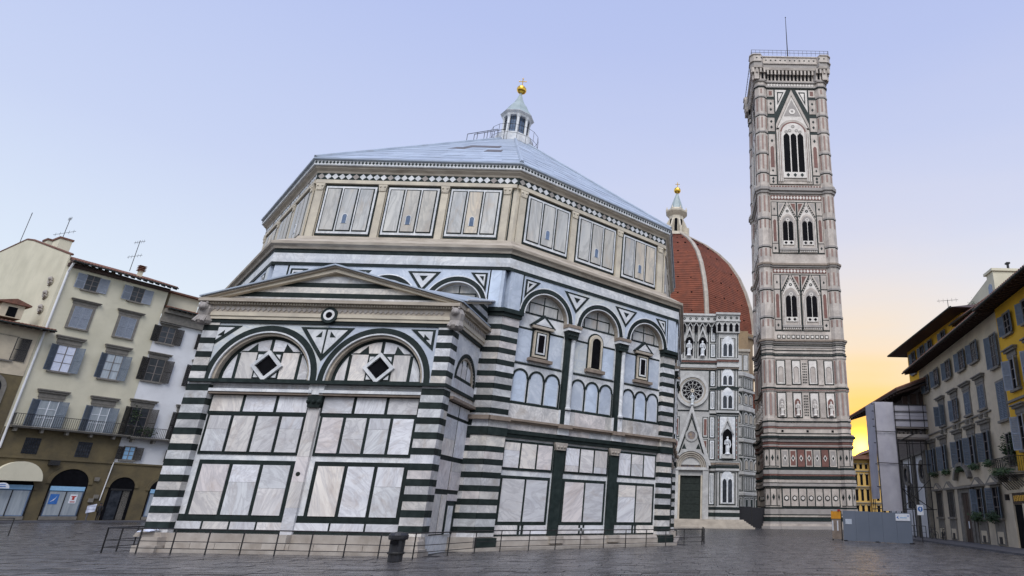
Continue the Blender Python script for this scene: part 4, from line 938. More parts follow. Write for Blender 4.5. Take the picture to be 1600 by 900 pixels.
# statue tabernacle
c = 23.2
pf.box('green_frame', c-1.35, c+1.35, 9.8, 16.5, 0, .05, 'green', pier); pf.box('window_surround', c-1.2, c+1.2, 9.95, 16.35, .03, .09, 'marble_pale', pier)
pf.arched('niche', c-.75, c+.75, 10.6, 13.4, .07, .12, 'dark', pier, pointed=.6); pf.box('niche_base', c-.9, c+.9, 10.0, 10.6, .05, .6, 'cath_white', pier)
pf.prism('niche_gable', [(c-1.0, 13.7), (c-.8, 13.7), (c, 15.7), (c+.8, 13.7), (c+1.0, 13.7), (c, 16.3)], .05, .5, 'cath_white', pier)
statue(pf, c, 10.6, .40, 2.7, 'marble_pale', pier)
for u_ in (16.9, 19.1):
    cf.arched('niche', u_-.62, u_+.62, 26.3, 28.6, 0, .06, 'dark', fac, pointed=.6); cf.prism('niche_gable', [(u_-.9, 28.6), (u_-.7, 28.6), (u_, 30.6), (u_+.7, 28.6), (u_+.9, 28.6), (u_, 31.3)], 0, .4, 'cath_white', fac)
    statue(cf, u_, 26.2, .35, 2.6, 'marble_pale', fac)
    for q in (-.95, .95): cf.box('green_mullion', u_+q-.07, u_+q+.07, 25.9, 31.5, 0, .04, 'green', fac)
# strip of rectangular panels
for z0, z1 in ((3.2, 8.0), (9.8, 12.9), (13.1, 16.5), (17.5, 20.6), (21.2, 23.9), (26, 28.4), (28.6, 31.3)):
    cf.box('green_frame', 20.35, 21.3, z0, z1, 0, .05, 'green', fac); cf.box('panel', 20.5, 21.15, z0+.15, z1-.15, .03, .09, 'marble_pale', fac); cf.box('panel_inlay', 20.68, 20.97, z0+.4, z1-.4, .08, .11, 'green', fac)
    cf.box('panel', 20.74, 20.91, z0+.46, z1-.46, .1, .13, 'marble_pale', fac)
# portal
pc = 17.6
b = MB()
for side in (-1, 1): b.fprism(cf, [(pc+side*3.1, 8.9), (pc+side*2.55, 8.9), (pc, 17.0), (pc, 18.2)], 0, 1.2)
b.make('portal_gable', 'cath_white', fac)
cf.prism('portal_gable_wall', [(pc-2.6, 9.0), (pc+2.6, 9.0), (pc, 16.9)], 0, .7, 'cath_white', fac)
cf.prism('portal_gable_frame', [(pc-2.1, 10.3), (pc+2.1, 10.3), (pc, 16.5)], .65, .72, 'green', fac)
cf.prism('portal_gable_panel', [(pc-1.75, 10.75), (pc+1.75, 10.75), (pc, 15.9)], .68, .75, 'cath_white', fac)
cf.prism('portal_gable_panel', [(pc-1.45, 11.35), (pc-.75, 11.35), (pc-1.1, 12.2)], .72, .78, 'green', fac)
cf.prism('portal_gable_panel', [(pc+1.45, 11.35), (pc+.75, 11.35), (pc+1.1, 12.2)], .72, .78, 'green', fac)
cf.ring('portal_roundel', pc, 13.4, .62, .95, 0, 2*PI, .7, .9, 'cath_white', fac, n=20); cf.ring('roundel_relief', pc, 13.4, .001, .62, 0, 2*PI, .7, .82, 'mosaic', fac, n=16)
cf.ring('portal_arch', pc, 8.6, 2.4, 2.75, 0, PI, 0, 1.25, 'cath_white', fac, n=20); [cf.ring('portal_arch', pc, 8.6, 1.55+.28*q_, 1.75+.28*q_, 0, PI, 0, .9+.13*q_, 'cath_side', fac, n=20) for q_ in range(3)]
cf.prism('tympanum', [(pc+1.6*math.cos(PI*i/16), 8.6+1.6*math.sin(PI*i/16)) for i in range(17)], .2, .5, 'mosaic', fac)
cf.box('portal_lintel', pc-2.2, pc+2.2, 7.4, 8.6, 0, .8, 'cath_white', fac); cf.box('portal_lintel', pc-2.7, pc+2.7, 8.2, 8.6, 0, 1.3, 'cath_white', fac)
for q in (-2.3, 2.3): cf.box('portal_pier', pc+q-.45, pc+q+.45, 1.2, 8.3, 0, 1.2, 'cath_white', fac)
for q in (-1.75, 1.75): cf.box('door_jamb', pc+q-.18, pc+q+.18, 1.2, 7.5, 0, .8, 'attic_stone', fac)
door = cf.box('bronze_door', pc-1.58, pc+1.58, 1.2, 7.4, 0, .3, 'bronze', fac)
b = MB()
for i in range(4):
    for j in range(6): b.fbox(cf, pc-1.5+i*.77, pc-1.5+i*.77+.66, 1.35+j*.99, 1.35+j*.99+.85, .3, .36)
b.make('door_panels', 'bronze', fac)
# rose window
rc, rz = 17.6, 20.5
cf.box('rose_surround', rc-2.75, rc+2.72, 17.3, 23.9, 0, .1, 'green', fac); cf.box('rose_surround', rc-2.6, rc+2.58, 17.45, 23.75, .05, .16, 'cath_white', fac)
cf.ring('rose_frame', rc, rz, 2.15, 2.6, 0, 2*PI, .1, .55, 'cath_white', fac, n=32); cf.ring('rose_frame', rc, rz, 1.9, 2.15, 0, 2*PI, .1, .42, 'cath_side', fac, n=32); cf.ring('rose_frame', rc, rz, 1.68, 1.9, 0, 2*PI, .1, .33, 'cath_white', fac, n=32)
cf.ring('rose_glass', rc, rz, .001, 1.68, 0, 2*PI, .12, .2, 'dark', fac, n=32)
b = MB()
for i in range(12):
    a = 2*PI*i/12; b.tube(cf.p(rc+.28*math.cos(a), rz+.28*math.sin(a), .25), cf.p(rc+1.3*math.cos(a), rz+1.3*math.sin(a), .25), .045, 5)
    a2 = a+PI/12; pts = [(rc+1.34*math.cos(a2)+.32*math.cos(q*PI/4), rz+1.34*math.sin(a2)+.32*math.sin(q*PI/4)) for q in range(9)]
    for p0, p1 in zip(pts, pts[1:]): b.tube(cf.p(*p0, .25), cf.p(*p1, .25), .04, 4)
b.lathe((rc, 0, 0), [(.001, 0), (.001, .001)], 3)
b.make('rose_tracery', 'cath_white', fac); cf.ring('rose_hub', rc, rz, .1, .3, 0, 2*PI, .18, .32, 'attic_stone', fac, n=14)
statue(cf, pc, 18.1, 1.1, 1.9, 'marble_blue', fac)
for z0, z1 in ((9.8, 13.0), (13.2, 16.4)):
    for u0, u1 in ((14.2, 14.9), (15.0, 15.7), (19.3, 20.2)):
        cf.box('green_frame', u0, u1, z0, z1, 0, .05, 'green', fac); cf.box('panel', u0+.12, u1-.12, z0+.12, z1-.12, .03, .09, 'cath_white', fac); cf.box('panel_inlay', u0+.24, u1-.24, z0+.35, z1-.35, .08, .11, 'pink', fac)
for u_ in (21.55, 24.75):
    for z0, z1 in ((3.1, 8.1), (9.7, 16.6), (17.4, 20.7), (21.1, 23.9), (25.8, 29.9)): pf.box('green_mullion', u_, u_+.12, z0, z1, 0, .05, 'green', pier)
for z_ in (9.6, 16.5, 17.35, 20.6, 21.05, 23.85, 25.8): pf.box('green_line', 21.5, 24.95, z_-.06, z_+.06, 0, .06, 'green', pier)
for u0, u1 in ((21.75, 21.9), (24.5, 24.65)):
    for k_ in range(9): pf.box('pink_tile', u0, u1, 10.0+.7*k_, 10.45+.7*k_, 0, .06, 'pink', pier)
for z_ in (31.75, 25.0): cf.box('green_line', 13.5, 21.5, z_-.07, z_+.07, 0, .08, 'green', fac)
# stair in front
b = MB()
for i in range(6): b.fbox(cf, 10, 25.6+.35*(5-i)*.8, i*.2, (i+1)*.2, -.5, 4.6-.45*i)
b.make('steps', 'cath_side', cat)
# flank, tribune and drum
rows = [(1.0, 2.2, 'g'), (2.6, 6.2, 'maze'), (6.5, 7.0, 'c'), (7.4, 11.2, 'p'), (11.5, 12.0, 'c'), (12.3, 15.6, 'arch'), (16.0, 19.4, 'p'), (19.6, 20.2, 'c'), (20.6, 23.6, 'p'), (24.0, 27.4, 'arch'), (27.6, 28.6, 'c')]
def tribune(f, w, ztop, nb, extra=()):
    wall = f.box('tribune_wall', 0, w, 0, ztop, -2.5, 0, 'cath_white', cat)
    for z0, z1, k_ in rows+list(extra):
        if z1 > ztop: continue
        if k_ == 'c': f.box('cornice', -.15, w+.15, z0, z1, -.1, .45, 'cath_white', wall)
        elif k_ == 'g': f.box('string_course', 0, w, z0, z1, 0, .1, 'green', wall)
        else:
            f.box('green_frame', 0.1, w-.1, z0, z1, 0, .04, 'green', wall)
            for i in range(nb):
                a = .2+(w-.4)*i/nb; b_ = .2+(w-.4)*(i+1)/nb
                if k_ == 'arch':
                    f.arched('panel', a+.08, b_-.08, z0+.1, z1-(b_-a)/2, .02, .09, 'cath_white', wall); f.arched('window_surround', a+.42, b_-.42, z0+.35, z1-(b_-a)/2-.1, .08, .13, 'green', wall); f.arched('window', a+.55, b_-.55, z0+.5, z1-(b_-a)/2-.15, .12, .15, 'cath_side', wall)
                elif k_ == 'maze':
                    for q, m in ((0, 'cath_white'), (.22, 'green'), (.4, 'cath_white'), (.6, 'green')):
                        if b_-a-.16-2*q > .1: f.box('panel', a+.08+q, b_-.08-q, z0+.1+q, z1-.1-q, .02+q*.1, .09+q*.1, m, wall)
                else:
                    m_ = (a+b_)/2
                    for c0, c1 in ((a+.08, m_-.08), (m_+.08, b_-.08)):
                        f.box('panel', c0+.06, c1-.06, z0+.2, z1-.2, .02, .09, 'cath_white', wall); f.box('panel_inlay', c0+.2, c1-.2, z0+.35, z1-.35, .08, .11, 'green', wall); f.box('panel', c0+.3, c1-.3, z0+.45, z1-.45, .1, .13, 'cath_white', wall)
    return wall
up = [(29.0, 32.4, 'arch'), (32.6, 33.2, 'c'), (33.5, 36.4, 'p'), (36.8, 37.6, 'c')]
tribune(Fr((24.5, 113), (1, 0)), 6.5, 38, 2, up); tribune(Fr((31.0, 113), (.62, .78)), 4.9, 38, 2, up)
tribune(Fr((33.6, 117.2), (1, .15)), 6.5, 27.8, 2)
db = MB().lathe((38.5, 124, 27.6), [(7.0, 0), (6.8, 1.5), (6.0, 4), (4.6, 6.2), (2.4, 7.8), (.3, 8.6)], 8, PI/8).make('tribune_dome', 'dome_tile', cat)
DC = Vector((10.5, 150, 0))
drum = MB().lathe((DC.x, DC.y, 30), [(28.2, 0), (28.2, 12), (29.2, 12.2), (29.2, 13), (28.0, 13.2), (28.0, 24.0), (29.0, 24.4), (29.0, 25.2)], 8, PI/8).make('dome_drum', 'drum_stone', cat)
MB().lathe((DC.x, DC.y, 53.9), [(28.6, 0), (28.9, .3), (28.9, 1.4), (28.3, 1.5)], 8, PI/8).make('drum_cornice', 'cath_side', cat)
kf = Fr((24.5, 117), (1, 0)); kw = kf.box('drum_buttress', 0, 8.6, 37.9, 45.0, -8, 0, 'cath_side', cat); kf.box('drum_buttress_wall', .3, 8.4, 45, 50.5, -8, -.4, 'drum_stone', cat)
for i in range(5): kf.box('green_frame', .3+1.65*i, 1.75+1.65*i, 39, 43.6, 0, .05, 'green', kw); kf.box('panel', .45+1.65*i, 1.6+1.65*i, 39.2, 43.4, .03, .1, 'cath_white', kw)
kf.box('cornice', -.2, 8.9, 44.4, 45.1, -8, .5, 'cath_side', kw)
for i in range(4):
    a = -PI/2+PI/4*(i-1); nrm = Vector((math.cos(a), math.sin(a), 0)); q = DC+nrm*(28.0*math.cos(PI/8)); f = Fr((q.x, q.y), (-nrm.y, nrm.x))
    f.ring('oculus_frame', 0, 48, 2.6, 3.4, 0, 2*PI, -.2, .5, 'cath_side', drum, n=24); f.ring('oculus', 0, 48, .001, 2.7, 0, 2*PI, -.2, .15, 'dark', drum, n=20)
prof = [(28.2, 55.0), (28.0, 59), (27.2, 64.5), (25.6, 70), (23.3, 75.5), (20.0, 80.8), (16.0, 85.2), (11.5, 89.0), (7.0, 92.0), (4.4, 93.6)]
fine_prof = []
for (ra_, za_), (rb_, zb_) in zip(prof, prof[1:]):
    for q in range(8):
        f0 = q/8; rr_, zz_ = ra_+(rb_-ra_)*f0, za_+(zb_-za_)*f0; fine_prof += [(rr_+.10, zz_), (ra_+(rb_-ra_)*(f0+.12)-.02, za_+(zb_-za_)*(f0+.12))]
fine_prof.append(prof[-1])
shell = MB().lathe((DC.x, DC.y, 0), fine_prof, 8, PI/8).make('dome_shell', 'dome_tile', cat)
for i in range(8):
    a = PI/8+PI/4*i; dr = Vector((math.cos(a), math.sin(a), 0)); tn = Vector((-dr.y, dr.x, 0)); vs = []; fs = []
    for r_, z_ in prof:
        c = DC+Vector((0, 0, z_)); hw = .62 if z_ < 90 else .4
        vs += [c+dr*(r_-.9)-tn*hw, c+dr*(r_+.55)-tn*hw, c+dr*(r_+.75), c+dr*(r_+.55)+tn*hw, c+dr*(r_-.9)+tn*hw]
    for j in range(len(prof)-1):
        for q in range(4): fs.append((5*j+q, 5*j+q+1, 5*j+6+q, 5*j+5+q))
    obj('dome_rib', vs, fs, 'cath_side', cat)
# small round dormer eyes in the tiles and putlog holes
b = MB()
for i in (4, 5, 6, 7):
    a0, a1 = PI/8+PI/4*i, PI/8+PI/4*(i+1)
    for j in range(1, 8):
        (r0, z0), (r1, z1) = prof[j], prof[j+1]
        for q in (.2, .4, .6, .8):
            A0 = DC+Vector((r0*math.cos(a0), r0*math.sin(a0), z0)); A1 = DC+Vector((r0*math.cos(a1), r0*math.sin(a1), z0))
            p_ = A0.lerp(A1, q)+Vector((0, 0, random.uniform(-.5, .5))); n_ = (p_-DC-Vector((0, 0, 40))).normalized(); b.tube(p_-n_*.3, p_+n_*.12, .30, 6)
b.make('roof_vent', 'dark', shell, kind='stuff')
LZ = 93.4
dl = MB().lathe((DC.x, DC.y, LZ), [(5.2, -.6), (5.2, .8), (4.6, 1.0), (2.7, 1.0), (2.7, 8.2), (3.3, 8.8), (4.0, 9.6), (4.1, 10.1), (2.9, 10.3), (2.6, 11.3), (2.5, 11.4)], 8, PI/8).make('dome_lantern', 'attic_stone', cat)
for i in range(8):
    a = PI/8+PI/4*i; dr = Vector((math.cos(a), math.sin(a), 0)); f = Fr((DC.x, DC.y), (dr.x, dr.y))
    f.prism('lantern_buttress', [(2.5, LZ+.8), (5.0, LZ+.8), (5.0, LZ+3.2), (4.2, LZ+3.6), (3.6, LZ+5.2), (2.5, LZ+7.4)], -.3, .3, 'attic_stone', dl)
    MB().lathe(DC+dr*3.7+Vector((0, 0, LZ+10.1)), [(.35, 0), (.4, .5), (.2, .9), (.05, 1.6)], 6).make('pinnacle', 'attic_stone', dl)
    a2 = a+PI/8; nrm = Vector((math.cos(a2), math.sin(a2), 0)); q = DC+nrm*2.7*math.cos(PI/8); f = Fr((q.x, q.y), (-nrm.y, nrm.x))
    f.arched('lantern_window', -.55, .55, LZ+1.6, LZ+6.4, -.1, .06, 'dark', dl)
MB().lathe((DC.x, DC.y, LZ+11.3), [(2.5, 0), (1.7, 2.6), (.9, 5.0), (.35, 6.6), (.3, 6.8)], 8, PI/8).make('lantern_spire', 'lead', dl)
MB().ball((DC.x, DC.y, LZ+19.2), 1.25, 16).make('golden_ball', 'gold', dl)
MB().tube((DC.x, DC.y, LZ+20.2), (DC.x, DC.y, LZ+22.6), .12).tube((DC.x-.8, DC.y, LZ+21.8), (DC.x+.8, DC.y, LZ+21.8), .12).make('cross', 'gold', dl)
# hoarding in front of the cathedral flank
fn = thing('site_fence', (27, 50, 0), 'dark site fence with spoil heap between cathedral steps and bell tower', 'fence')
ff = Fr((25.2, 50.5), (1, 0)); ff.box('fence_panel', 0, 1.9, 0, 3.1, -.1, 0, 'cloth_black', fn); ff.box('fence_panel', 1.94, 3.9, 0, 3.0, -.1, 0, 'cloth_black', fn)
for q in (0, 1.92, 3.9): ff.box('fence_post', q-.05, q+.05, 0, 3.2, -.1, .06, 'iron', fn)

# ------------------------------------------------------------------ town houses
def shutter(f, u0, u1, z0, z1, mat, parent, d0=.05, name='shutter'):
    """louvred leaf: frame and slats in one small mesh"""
    b = MB(); d1 = d0+.05; s_ = .07
    b.fbox(f, u0, u0+s_, z0, z1, d0, d1); b.fbox(f, u1-s_, u1, z0, z1, d0, d1)
    b.fbox(f, u0+s_, u1-s_, z0, z0+s_, d0, d1); b.fbox(f, u0+s_, u1-s_, z1-s_, z1, d0, d1); b.fbox(f, u0+s_, u1-s_, (z0+z1)/2-s_/2, (z0+z1)/2+s_/2, d0, d1)
    n = max(5, int((z1-z0)/.12))
    for i in range(n):
        z_ = z0+s_+(z1-z0-2*s_)*(i+.5)/n
        b.add([f.p(u0+s_, z_-.05, d1-.01), f.p(u1-s_, z_-.05, d1-.01), f.p(u1-s_, z_+.04, d0), f.p(u0+s_, z_+.04, d0), f.p(u0+s_, z_-.065, d1-.01), f.p(u1-s_, z_-.065, d1-.01)], [(0, 1, 2, 3), (4, 5, 1, 0)])
    return b.make(name, mat, parent)
def leaf_open(f, u, side, w, z0, z1, mat, parent, ang=25):
    """leaf hinged at u, swung out from the wall"""
    a = math.radians(ang); t = f.t*side*math.cos(a)+f.n*math.sin(a); g = Fr((0, 0), (t.x, t.y)); o = f.p(u, 0, .06); g.o = Vector((o.x, o.y, 0))
    return shutter(g, 0, w, z0, z1, mat, parent, d0=-.025)
def window(f, c, w, z0, z1, parent, glass='glass', frame='serena', shut=None, mat='shutter_blue', hood=0, sill=True, fw=.14, leafw=None, ang=22, french=True, hoodmat=None):
    s = f.box('window', c-w/2, c+w/2, z0, z1, 0, .02, glass, parent); hm = hoodmat or frame
    if fw:
        for a, b_ in ((c-w/2-fw, c-w/2), (c+w/2, c+w/2+fw)): f.box('window_frame', a, b_, z0, z1, 0, .07, frame, s)
        f.box('window_frame', c-w/2-fw, c+w/2+fw, z1, z1+fw, 0, .08, frame, s)
    b = MB()
    b.fbox(f, c-.035, c+.035, z0, z1, .02, .05); b.fbox(f, c-w/2, c-w/2+.05, z0, z1, .02, .05); b.fbox(f, c+w/2-.05, c+w/2, z0, z1, .02, .05)
    for q in (.0, .34, .67): b.fbox(f, c-w/2, c+w/2, z0+(z1-z0)*q, z0+(z1-z0)*q+.05, .02, .048)
    b.make('sash', 'wood_plank' if french else 'white_paint', s)
    if sill: f.box('window_sill', c-w/2-.25, c+w/2+.25, z0-.16, z0, 0, .22, frame, s)
    if hood:
        f.box('window_hood', c-w/2-fw-.08, c+w/2+fw+.08, z1+fw+.02, z1+fw+hood*.6, 0, .10, hm, s)
        f.box('window_hood', c-w/2-fw-.22, c+w/2+fw+.22, z1+fw+hood*.6, z1+fw+hood*.85, 0, .25, hm, s); f.box('window_hood', c-w/2-fw-.30, c+w/2+fw+.30, z1+fw+hood*.85, z1+fw+hood, 0, .36, hm, s)
    lw = leafw or w/2
    if shut == 'closed': shutter(f, c-w/2, c-.01, z0, z1, mat, s); shutter(f, c+.01, c+w/2, z0, z1, mat, s)
    elif shut == 'open': leaf_open(f, c-w/2, -1, lw, z0, z1, mat, s, ang); leaf_open(f, c+w/2, 1, lw, z0, z1, mat, s, ang)
    return s
def eave(f, u0, u1, z_, out, rise, parent, back=5.0, tile='terracotta'):
    """overhanging roof with rafters and a tiled edge"""
    vs = []
    for u in (u0, u1): vs += [f.p(u, z_, out), f.p(u, z_+.12, out), f.p(u, z_+.12+rise*(out+back), -back), f.p(u, z_+rise*(out+back), -back)]
    r = obj('roof', vs, [(0, 1, 2, 3), (4, 7, 6, 5), (0, 4, 5, 1), (1, 5, 6, 2), (2, 6, 7, 3), (0, 3, 7, 4)], 'wood_eave', parent)
    b = MB(); n = int((u1-u0)/.6)
    for i in range(n+1):
        u = u0+.1+(u1-u0-.2)*i/n
        b.add([f.p(u-.06, z_-.14, out-.12), f.p(u+.06, z_-.14, out-.12), f.p(u+.06, z_-.0, out-.12), f.p(u-.06, z_, out-.12),
               f.p(u-.06, z_-.14+rise*out, -.05), f.p(u+.06, z_-.14+rise*out, -.05), f.p(u+.06, z_+rise*out, -.05), f.p(u-.06, z_+rise*out, -.05)], CUBEF)
    b.make('rafters', 'wood_eave', r)
    b = MB(); n = int((u1-u0)/.28)
    for i in range(n):
        u = u0+(u1-u0)*(i+.5)/n
        p0 = f.p(u, z_+.15, out+.06); p1 = f.p(u, z_+.15+rise*(out+back), -back)
        b.tube(p0, p1, .10, 6)
    b.make('roof_tiles', tile, r, kind='stuff')
    b = MB(); b.tube(f.p(u0, z_+.02, out+.12), f.p(u1, z_+.02, out+.12), .08, 8); b.make('gutter', 'bronze', r)
    return r
def balcony(f, u0, u1, z_, h, out, parent, slab='serena'):
    s = f.box('balcony', u0, u1, z_-.18, z_, 0, out, slab, parent); f.box('balcony_edge', u0-.05, u1+.05, z_-.06, z_+.02, 0, out+.08, slab, s)
    for u in [u0+.4+i*2.0 for i in range(int((u1-u0)/2.0)+1)]:
        if u < u1: f.prism('balcony_bracket', [(u-.12, z_-.18), (u+.12, z_-.18), (u+.1, z_-.55), (u-.1, z_-.55)], 0, out*.8, slab, s)
    b = MB(); n = int((u1-u0)/.17)
    for i in range(n+1): u = u0+(u1-u0)*i/n; b.tube(f.p(u, z_, out-.06), f.p(u, z_+h, out-.06), .018, 4)
    for u in (u0, u1):
        for i in range(5): b.tube(f.p(u, z_, (out-.06)*i/5), f.p(u, z_+h, (out-.06)*i/5), .018, 4)
        b.tube(f.p(u, z_+h, 0), f.p(u, z_+h, out-.06), .03, 4)
    b.tube(f.p(u0, z_+h, out-.06), f.p(u1, z_+h, out-.06), .032, 5); b.tube(f.p(u0, z_+.12, out-.06), f.p(u1, z_+.12, out-.06), .022, 4)
    b.make('railing', 'iron', s); return s
def leaves(f, c, w, z_, h, d_, n, parent, name='window_plants', seed=0, **k):
    rnd = random.Random(seed); vs = []; fs = []
    for i in range(n):
        u, zz, dd = c+rnd.gauss(0, w*.33), z_+rnd.gauss(0, h*.33), d_+rnd.gauss(0, .13)
        p_ = f.p(u, zz, dd); a = rnd.uniform(0, 6.28); e = rnd.uniform(-1, 1); r = rnd.uniform(.06, .13)
        x = Vector((math.cos(a), math.sin(a), e*.6)).normalized()*r; y_ = x.orthogonal().normalized()*r*.5
        j = len(vs); vs += [p_-x, p_+y_, p_+x, p_-y_]; fs.append((j, j+1, j+2, j+3))
    return obj(name, vs, fs, 'leaf', parent, **k)
def antenna(p_, h, kind, label):
    t = thing('antenna', p_, label, 'antenna'); p_ = Vector(p_)
    MB().tube(p_, p_+Vector((0, 0, h)), .035, 5).make('mast', 'iron', t)
    b = MB()
    for q, L_ in kind:
        a = p_+Vector((-L_*.5*.95, L_*.5*.3, h*q)); c = p_+Vector((L_*.5*.95, -L_*.5*.3, h*q)); b.tube(a, c, .022, 4)
        for i in range(5): m_ = a.lerp(c, (i+.5)/5); b.tube(m_-Vector((0, 0, .22)), m_+Vector((0, 0, .22)), .012, 4)
    b.make('aerial', 'iron', t); return t

# ---- left side of the square
az = math.radians(28); LF = Fr((-47.68, 23.29), (math.sin(az), math.cos(az)))
ha = thing('cream_house', tuple(LF.p(-4, 0)), 'tall cream plastered house with blue grey shutters above brown stone shop arches', 'house')
b = MB(); b.fprism(LF, [(-9.2, 0), (.35, 0), (.35, 26.95), (-9.2, 27.35)], -12, 0); wa = b.make('wall', 'plaster_cream', ha)
# gabled side wall
gfL = Fr(tuple(LF.p(-9.2, 0).xy), (-LF.n.x, -LF.n.y))
gs = Fr(tuple(LF.p(-9.2, 0, -14).xy), (LF.n.x, LF.n.y))
gs.prism('side_wall', [(-18, 0), (14, 0), (14, 27.9), (.8, 32.1), (-1.7, 32.7), (-3.0, 32.7), (-18, 32.2)], 0, .12, 'plaster_cream', ha)
b = MB()
for (a_, c_) in (((14.4, 27.9), (.8, 32.2)), ((.8, 32.2), (-1.7, 32.8)), ((-1.7, 32.8), (-18, 32.35))): b.tube(gs.p(a_[0], a_[1], .05), gs.p(c_[0], c_[1], .05), .14, 6)
b.make('verge', 'terracotta', ha)
for (u, z_, w, h, m) in ((7.4, 29.2, 1.9, 1.9, 'plaster_cream'), (3.9, 30.4, 1.3, 1.2, 'plaster_cream')):
    cH = gs.box('chimney', u-w/2, u+w/2, z_, z_+h, -1.2, -.1, m, ha); gs.box('chimney_cap', u-w/2-.08, u+w/2+.08, z_+h, z_+h+.22, -1.3, .0, 'terracotta', cH)
r_ = eave(LF, -9.15, .8, 27.05, 1.0, .30, ha, back=8)
LF.box('cornice', -9.2, .35, 26.6, 27.0, 0, .35, 'wood_eave', ha)
MB().tube(LF.p(-8.95, 27.0, .7), LF.p(-9.0, 26.0, .15), .11, 8).tube(LF.p(-9.0, 26.0, .15), LF.p(-9.0, 7.0, .15), .10, 8).make('drainpipe', 'plaster_white', ha)
for c, gl_ in ((-6.72, 'curtain'), (-2.5, 'glass')): window(LF, c, 1.15, 24.5, 26.2, wa, glass='glass', shut='open', mat='shutter_pale', hood=0, fw=.07, leafw=.85, ang=8)
for c in (-6.62, -2.52): window(LF, c, 1.5, 20.1, 22.5, wa, shut='closed', mat='shutter_pale', hood=.55, fw=.25)
for c, gl_ in ((-6.75, 'cloth_white'), (-2.55, 'curtain')): window(LF, c, 1.5, 15.2, 18.0, wa, glass=gl_, shut='open', hood=.85, fw=.2, leafw=.75, ang=30)
for c in (-6.55, -2.2): window(LF, c, 1.5, 9.3, 12.1, wa, glass='curtain', shut='open', mat='shutter_blue', hood=.85, fw=.25, leafw=.8, ang=25, sill=False, french=False)
balcony(LF, -8.9, .75, 9.25, 1.2, .9, ha)
b = MB(); b.fbox(LF, -9.2, .38, 0, 9.1, -.5, .10); wst = b.make('stone_base', 'brown_stone', ha)
LF.box('string_course', -9.2, .4, 6.12, 6.35, .1, .22, 'brown_stone', wst)
for c in (-6.75, -2.55): 
    s_ = LF.box('window', c-.6, c+.6, 6.6, 8.2, .1, .12, 'glass', wst)
    bb = MB()
    for i in range(6): bb.tube(LF.p(c-.5+i*.2, 6.6, .17), LF.p(c-.5+i*.2, 8.2, .17), .02, 4)
    for i in range(4): bb.tube(LF.p(c-.6, 6.8+i*.4, .17), LF.p(c+.6, 6.8+i*.4, .17), .02, 4)
    bb.make('window_grille', 'iron', s_)
def shop(f, c, w, zt, parent, d=.12, front=True, door=False):
    r = w/2; zs = zt-r; hole = f.arched('shop_recess', c-r, c+r, .2, zs, d-.02, d+.02, 'dark', parent, n=18)
    f.ring('arch_stones', c, zs, r, r+.34, 0, PI, d-.02, d+.09, 'brown_stone', hole, n=18)
    if front:
        f.box('shop_window', c-r+.15, c+r-.15, .55, 3.05, d+.0, d+.05, 'pale_blue' if False else 'glass_blue', hole); f.box('shop_blind', c-r+.15, c+r-.15, 3.1, 3.55, d+.02, d+.10, 'pale_blue', hole)
        f.box('shop_interior', c-r+.25, c+r-.25, .65, 3.0, d+.04, d+.056, 'curtain', hole)
        f.box('shop_sill', c-r+.05, c+r-.05, .2, .55, d, d+.12, 'serena', hole)
        for q in (-r+.1, 0, r-.1): f.box('shop_frame', c+q-.04, c+q+.04, .55, 3.1, d+.04, d+.09, 'iron', hole)
    return hole
h1 = shop(LF, -2.75, 3.1, 5.35, wst)
LF.box('poster', -3.95, -3.25, 1.75, 2.75, .16, .20, 'blue_paint', h1); LF.prism('poster_mark', [(-3.85, 1.95), (-3.55, 2.15), (-3.35, 2.65), (-3.5, 2.35)], .2, .205, 'white_paint', h1)
LF.box('poster', -2.35, -1.75, 1.85, 2.75, .16, .20, 'white_paint', h1)
for a_, b_, c_, d_ in ((-2.25, -1.85, 2.5, 2.6), (-2.15, -1.95, 2.2, 2.5), (-2.25, -1.85, 1.95, 2.05)): LF.box('poster_mark', a_, b_, c_, d_, .2, .205, 'red_paint', h1)
h2 = shop(LF, -6.9, 3.0, 4.6, wst)
b = MB(); b.fprism(LF, arch_pts(-8.9, -5.2, 3.9, 3.95, 0, 18)[2:]+[(-8.9, 3.9)], .1, .9); b.make('awning', 'plaster_cream', h2)
LF.prism('awning_sign', [(-8.0+.55*math.cos(PI*i/12), 3.15+.55*math.sin(PI*i/12)) for i in range(13)], .9, 1.0, 'white_paint', h2)
LF.box('awning_sign_mark', -8.25, -7.75, 3.28, 3.36, 1.0, 1.02, 'blue_paint', h2); LF.box('awning_sign_mark', -8.2, -7.8, 3.48, 3.54, 1.0, 1.02, 'blue_paint', h2)
LF.box('wall_lamp', -5.0, -4.2, 5.6, 6.1, .1, .55, 'iron', wst)
for q in ((-.6, 4.2), (-.2, 2.4), (-.55, 2.0)): LF.box('junction_box', q[0]-.2, q[0]+.2, q[1], q[1]+.4, .1, .3, 'serena', wst)
# white house
hb = thing('white_house', tuple(LF.p(5, 0)), 'white plastered house with dark brown shutters partly hidden by the baptistery', 'house')
b = MB(); b.fbox(LF, .36, 16, 0, 23.4, -12, -.02); wb = b.make('wall', 'plaster_white', hb)
LF.prism('cove_cornice', [(.4, 22.9), (16, 22.9), (16, 24.0), (.4, 24.0)], -.02, .35, 'serena', hb); LF.prism('cove_cornice', [(.4, 24.0), (16, 24.0), (16, 24.5), (.4, 24.5)], -.02, .7, 'serena', hb)
eave(LF, .5, 16.2, 24.5, .95, .25, hb, back=6)
LF.box('roof_terrace', 1.2, 4.4, 25.2, 27.0, -5.5, -1.5, 'plaster_cream', hb); LF.box('roof_terrace_roof', .6, 4.8, 27.0, 27.2, -6, -.9, 'terracotta', hb); LF.box('air_conditioner', 4.5, 5.3, 25.2, 26.0, -1.6, -.8, 'tower_grey', hb)
